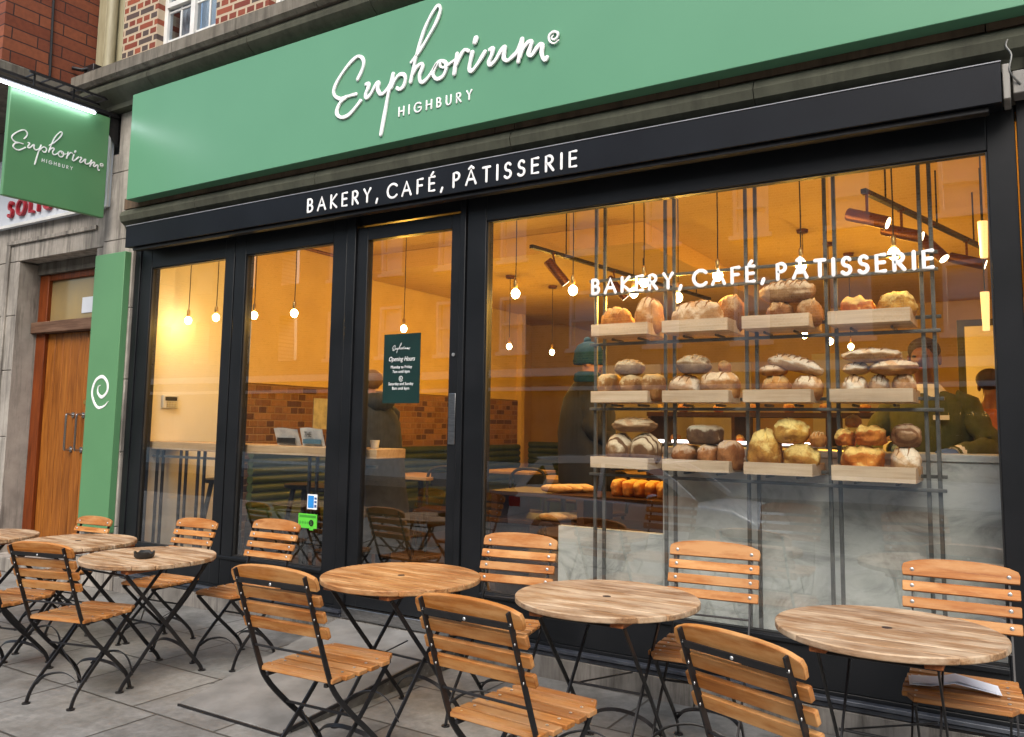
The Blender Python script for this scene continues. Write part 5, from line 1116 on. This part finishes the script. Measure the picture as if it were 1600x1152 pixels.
# baker behind the counter
el, wr = {'l': (-.31, .10, 1.15), 'r': (.33, .12, 1.12)}, {'l': (-.18, .34, 1.10), 'r': (.10, .36, 1.12)}
p3 = person((-.50, 1.10, FL), R_(172), 1.06, 'baker in an olive sweater, cream collar and blue gloves at the marble counter', el, wr, {'l': (.5, .8, -.1), 'r': (-.8, .5, -.1)}, M['skin_dk'], .55)
ct = torso([(.80, .18, .14), (.95, .19, .145), (1.10, .205, .15), (1.24, .225, .152), (1.36, .21, .138), (1.42, .155, .11), (1.455, .075, .07)], .55)
for s, k in ((-1, 'l'), (1, 'r')): sleeve(ct, s, (.19*s, .05, 1.355), el[k], wr[k], .080, .062, .044)
ct.build('sweater', M['olive'], p3, ang=80)
MB().loft([er(0, .075+q, z, a, b, 22) for z, a, b, q in ((1.425, .105, .095, -.005), (1.45, .095, .085, 0), (1.485, .066, .066, .005))]).add([(-.02, .165, 1.44), (-.085, .135, 1.46), (-.075, .185, 1.395), (-.02, .18, 1.425)], [(0, 1, 2, 3)]).add([(.02, .165, 1.44), (.085, .135, 1.46), (.075, .185, 1.395), (.02, .18, 1.425)], [(3, 2, 1, 0)]).build('collar', M['collar'], p3, ang=80)
MB().box(-.135, -.055, .200, .206, 1.285, 1.31).build('name_badge', M['collar'], p3)
for s, k in ((-1, 'l'), (1, 'r')):
    w_ = Vector(wr[k]); hd = Vector({'l': (.5, .8, -.1), 'r': (-.8, .5, -.1)}[k]).normalized(); e_ = Vector(el[k])
    MB().tube([w_-(w_-e_).normalized()*.05, w_], [.047, .044], 14).build('cuff', M['collar'], p3)
    side = hd.cross(Vector((0, 0, 1))).normalized(); g = MB().tube([w_, w_+hd*.04, w_+hd*.095], [.033, .040, .037], 14)
    for i in range(4):
        ln = (.062, .076, .072, .056)[i]; b0 = w_+hd*.09+side*(i-1.5)*.021; g.tube([b0, b0+hd*ln*.5+Vector((0, 0, -.006)), b0+hd*ln*.9+Vector((0, 0, -.026))], [.0125, .0115, .009], 8, caps=True)
    th_ = w_+hd*.03-side*s*.03; g.tube([th_, th_+hd*.035-side*s*.02, th_+hd*.065-side*s*.018], [.015, .013, .010], 8, caps=True); g.build('glove', M['glove'], p3, ang=80)
MB().ell((0, .11, 1.675), (.084, .098, .075), 18, 12, lambda q, d: q if not (d.y > .45 and d.z < .45) else q*.75).build('hair', M['hair_k'], p3, ang=80)
shoes_trousers(p3, M['black'])
# second worker
el, wr = {'l': (-.25, .08, 1.12), 'r': (.25, .08, 1.12)}, {'l': (-.14, .30, 1.05), 'r': (.14, .30, 1.05)}
p4 = person((-.28, 2.15, FL), R_(-20), 1.0, 'worker in a rust brown top bending away behind the baker', el, wr, {'l': (.3, 1, -.2), 'r': (-.3, 1, -.2)}, M['skin_dk'], .8)
ct = torso([(.82, .17, .13), (.95, .18, .135), (1.10, .19, .14), (1.24, .20, .14), (1.36, .19, .13), (1.42, .14, .10), (1.46, .07, .07)], .8)
for s, k in ((-1, 'l'), (1, 'r')): sleeve(ct, s, (.18*s, .07, 1.355), el[k], wr[k], .075, .06, .042)
ct.build('top', M['rust'], p4, ang=80); MB().ell((0, .155, 1.67), (.088, .10, .08), 18, 12).build('hair', M['hair_k'], p4, ang=80); shoes_trousers(p4, M['black'])

# ------------------------------------------------------------------ across the street (seen as reflections)
tb = empty('terrace_building', (-8, -18.2, -.35), 0, 'brick terrace with white sash windows, reflected in the shop glass', 'building')
wall = MB(); X0, X1 = -34, 16; wins = []
for r_i, (z0, z1) in enumerate(((3.9, 5.7), (6.9, 8.5))):
    wins.append((z0, z1))
cxs = [X0+1.6+2.6*i for i in range(int((X1-X0-2)/2.6)+1)]
e = [X0]
for c in cxs: e += [c-.5, c+.5]
e.append(X1)
for i in range(0, len(e), 2): wall.box(e[i], e[i+1], -19, -18.2, 3.3, 9.6)
for c in cxs:
    for a, b_ in ((3.3, 3.9), (5.7, 6.9), (8.5, 9.6)): wall.box(c-.5, c+.5, -19, -18.2, a, b_)
rel(tb, wall).build('wall', M['brick_far'], tb, smooth=False)
rel(tb, MB().box(X0, X1, -18.35, -18.0, 3.05, 3.3).box(X0, X1, -18.3, -18.1, 2.6, 2.72).box(X0, X1, -18.3, -18.05, 9.6, 9.9).box(X0, X1, -19, -18.25, -.35, .3)).build('band_course', M['white_paint'], tb)
rel(tb, MB().box(X0, X1, -19, -18.3, .3, 3.05)).build('ground_floor', M['stone_dk'], tb)
for c in cxs[::2]: rel(tb, MB().box(c-.9, c+.9, -18.31, -18.28, .5, 2.4)).build('shop_window', M['upglass'], tb)
for c in cxs:
    if c < -22 or c > 8: continue
    for z0, z1 in wins:
        f = MB().box(c-.5, c-.42, -18.35, -18.18, z0, z1).box(c+.42, c+.5, -18.35, -18.18, z0, z1).box(c-.42, c+.42, -18.35, -18.18, z0, z0+.1).box(c-.42, c+.42, -18.35, -18.18, z1-.1, z1).box(c-.42, c+.42, -18.33, -18.2, (z0+z1)/2-.04, (z0+z1)/2+.04).box(c-.6, c+.6, -18.2, -18.08, z0-.12, z0)
        fo = rel(tb, f).build('window', M['white_paint'], tb); rel(tb, MB().box(c-.42, c+.42, -18.45, -18.42, z0, z1)).build('pane', M['ne_board'], fo)
rel(tb, MB().box(X0, X1, -19.2, -18.2, 9.9, 10.0)).build('roof', M['stone_dk'], tb)
# silver hatchback parked at the kerb behind the camera
M['carpaint'] = pm('silver_white_paint', (.80, .82, .85), (.78, .80, .83), 2, .25, coat=.6, spec=.5)
M['carglass'] = pm('car_glass', (.012, .014, .018), None, 3, .08, spec=.6)
cy0 = -7.05; W_ = 1.72
cr = empty('parked_hatchback', (-5.2, cy0-W_/2, -.5), 0, 'silver white hatchback parked at the kerb, reflected in the shop window', 'car')
prof = [(-7.28, .25), (-7.32, .55), (-7.25, .78), (-7.05, .95), (-6.85, 1.30), (-6.72, 1.42), (-6.35, 1.47), (-5.7, 1.49), (-5.1, 1.44), (-4.65, 1.30), (-4.15, .98), (-3.6, .88), (-3.25, .72), (-3.14, .45), (-3.2, .22)]
belt = [(-7.28, .25), (-7.32, .55), (-7.25, .80), (-7.1, .93), (-6.6, .93), (-5.7, .90), (-4.9, .87), (-4.15, .90), (-3.6, .86), (-3.25, .70), (-3.14, .45), (-3.2, .22)]
def car_side(inset):
    y0, y1 = cy0-inset, cy0-W_+inset; return y0, y1
lb_ = MB(); lb_.prism([(x, z-.5) for x, z in belt][::-1], 'y', cy0-W_, cy0); rel(cr, lb_).build('body', M['carpaint'], cr, bevel=.05, seg=3)
gh = [(-7.1, .93), (-6.85, 1.30), (-6.72, 1.41), (-6.35, 1.455), (-5.7, 1.475), (-5.1, 1.425), (-4.65, 1.29), (-4.15, .92)]
g = MB(); n = len(gh)
g.add([(x, cy0-.02-(z-.9)*.22, z-.5) for x, z in gh]+[(x, cy0-W_+.02+(z-.9)*.22, z-.5) for x, z in gh], [tuple(range(n)), tuple(range(2*n-1, n-1, -1))]+[(i, i+n, (i+1) % n+n, (i+1) % n) for i in range(n)])
rel(cr, g).build('greenhouse', M['carglass'], cr)
for side in (1, -1):
    def Y(z, o=.012): return (cy0-.02-(z-.9)*.22+o) if side == 1 else (cy0-W_+.02+(z-.9)*.22-o)
    t = MB().flat([(x, Y(z+.0), z-.5) for x, z in catmull([(-7.12, .95), (-6.85, 1.30), (-6.70, 1.42), (-6.35, 1.465), (-5.7, 1.485), (-5.1, 1.435), (-4.65, 1.30), (-4.15, .94)], 3)], .11, .05, (0, 1, 0))
    t.flat([(-5.65, Y(.93), .43), (-5.62, Y(1.45), .95)], .06, .02, (0, 1, 0)); t.flat([(-7.1, Y(.95), .47), (-6.62, Y(1.0), .50), (-6.5, Y(1.25), .72), (-6.62, Y(1.40), .9)], .16, .02, (0, 1, 0))
    rel(cr, t).build('door_pillar', M['carpaint'], cr)
    rel(cr, MB().ell((-4.72, cy0+.09 if side == 1 else cy0-W_-.09, .47), (.10, .07, .065), 14, 10)).build('wing_mirror', M['carpaint'], cr)
    rel(cr, MB().box(-7.27, -7.05, cy0-.1 if side == 1 else cy0-W_-.004, cy0+.004 if side == 1 else cy0-W_+.1, .20, .36)).build('tail_light', pm('lamp_red', (.5, .02, .02), None, 5, .2) if 'tl' not in M else M['tl'], cr, bevel=.01)
    for x in (-6.55, -3.95):
        yy = cy0-.1 if side == 1 else cy0-W_+.1
        wl_ = rel(cr, MB().disc((x, yy+.005*side-.09, -.19), .31, .19, 30, 'y')).build('wheel', M['black'], cr, bevel=.02); rel(cr, MB().disc((x, yy+(.103 if side == 1 else -.107), -.19), .19, .004, 24, 'y')).build('rim', M['steel'], wl_)
rel(cr, MB().box(-6.9, -4.6, cy0-W_+.25, cy0-.25, .955, .985)).build('roof_panel', M['carpaint'], cr, bevel=.01)
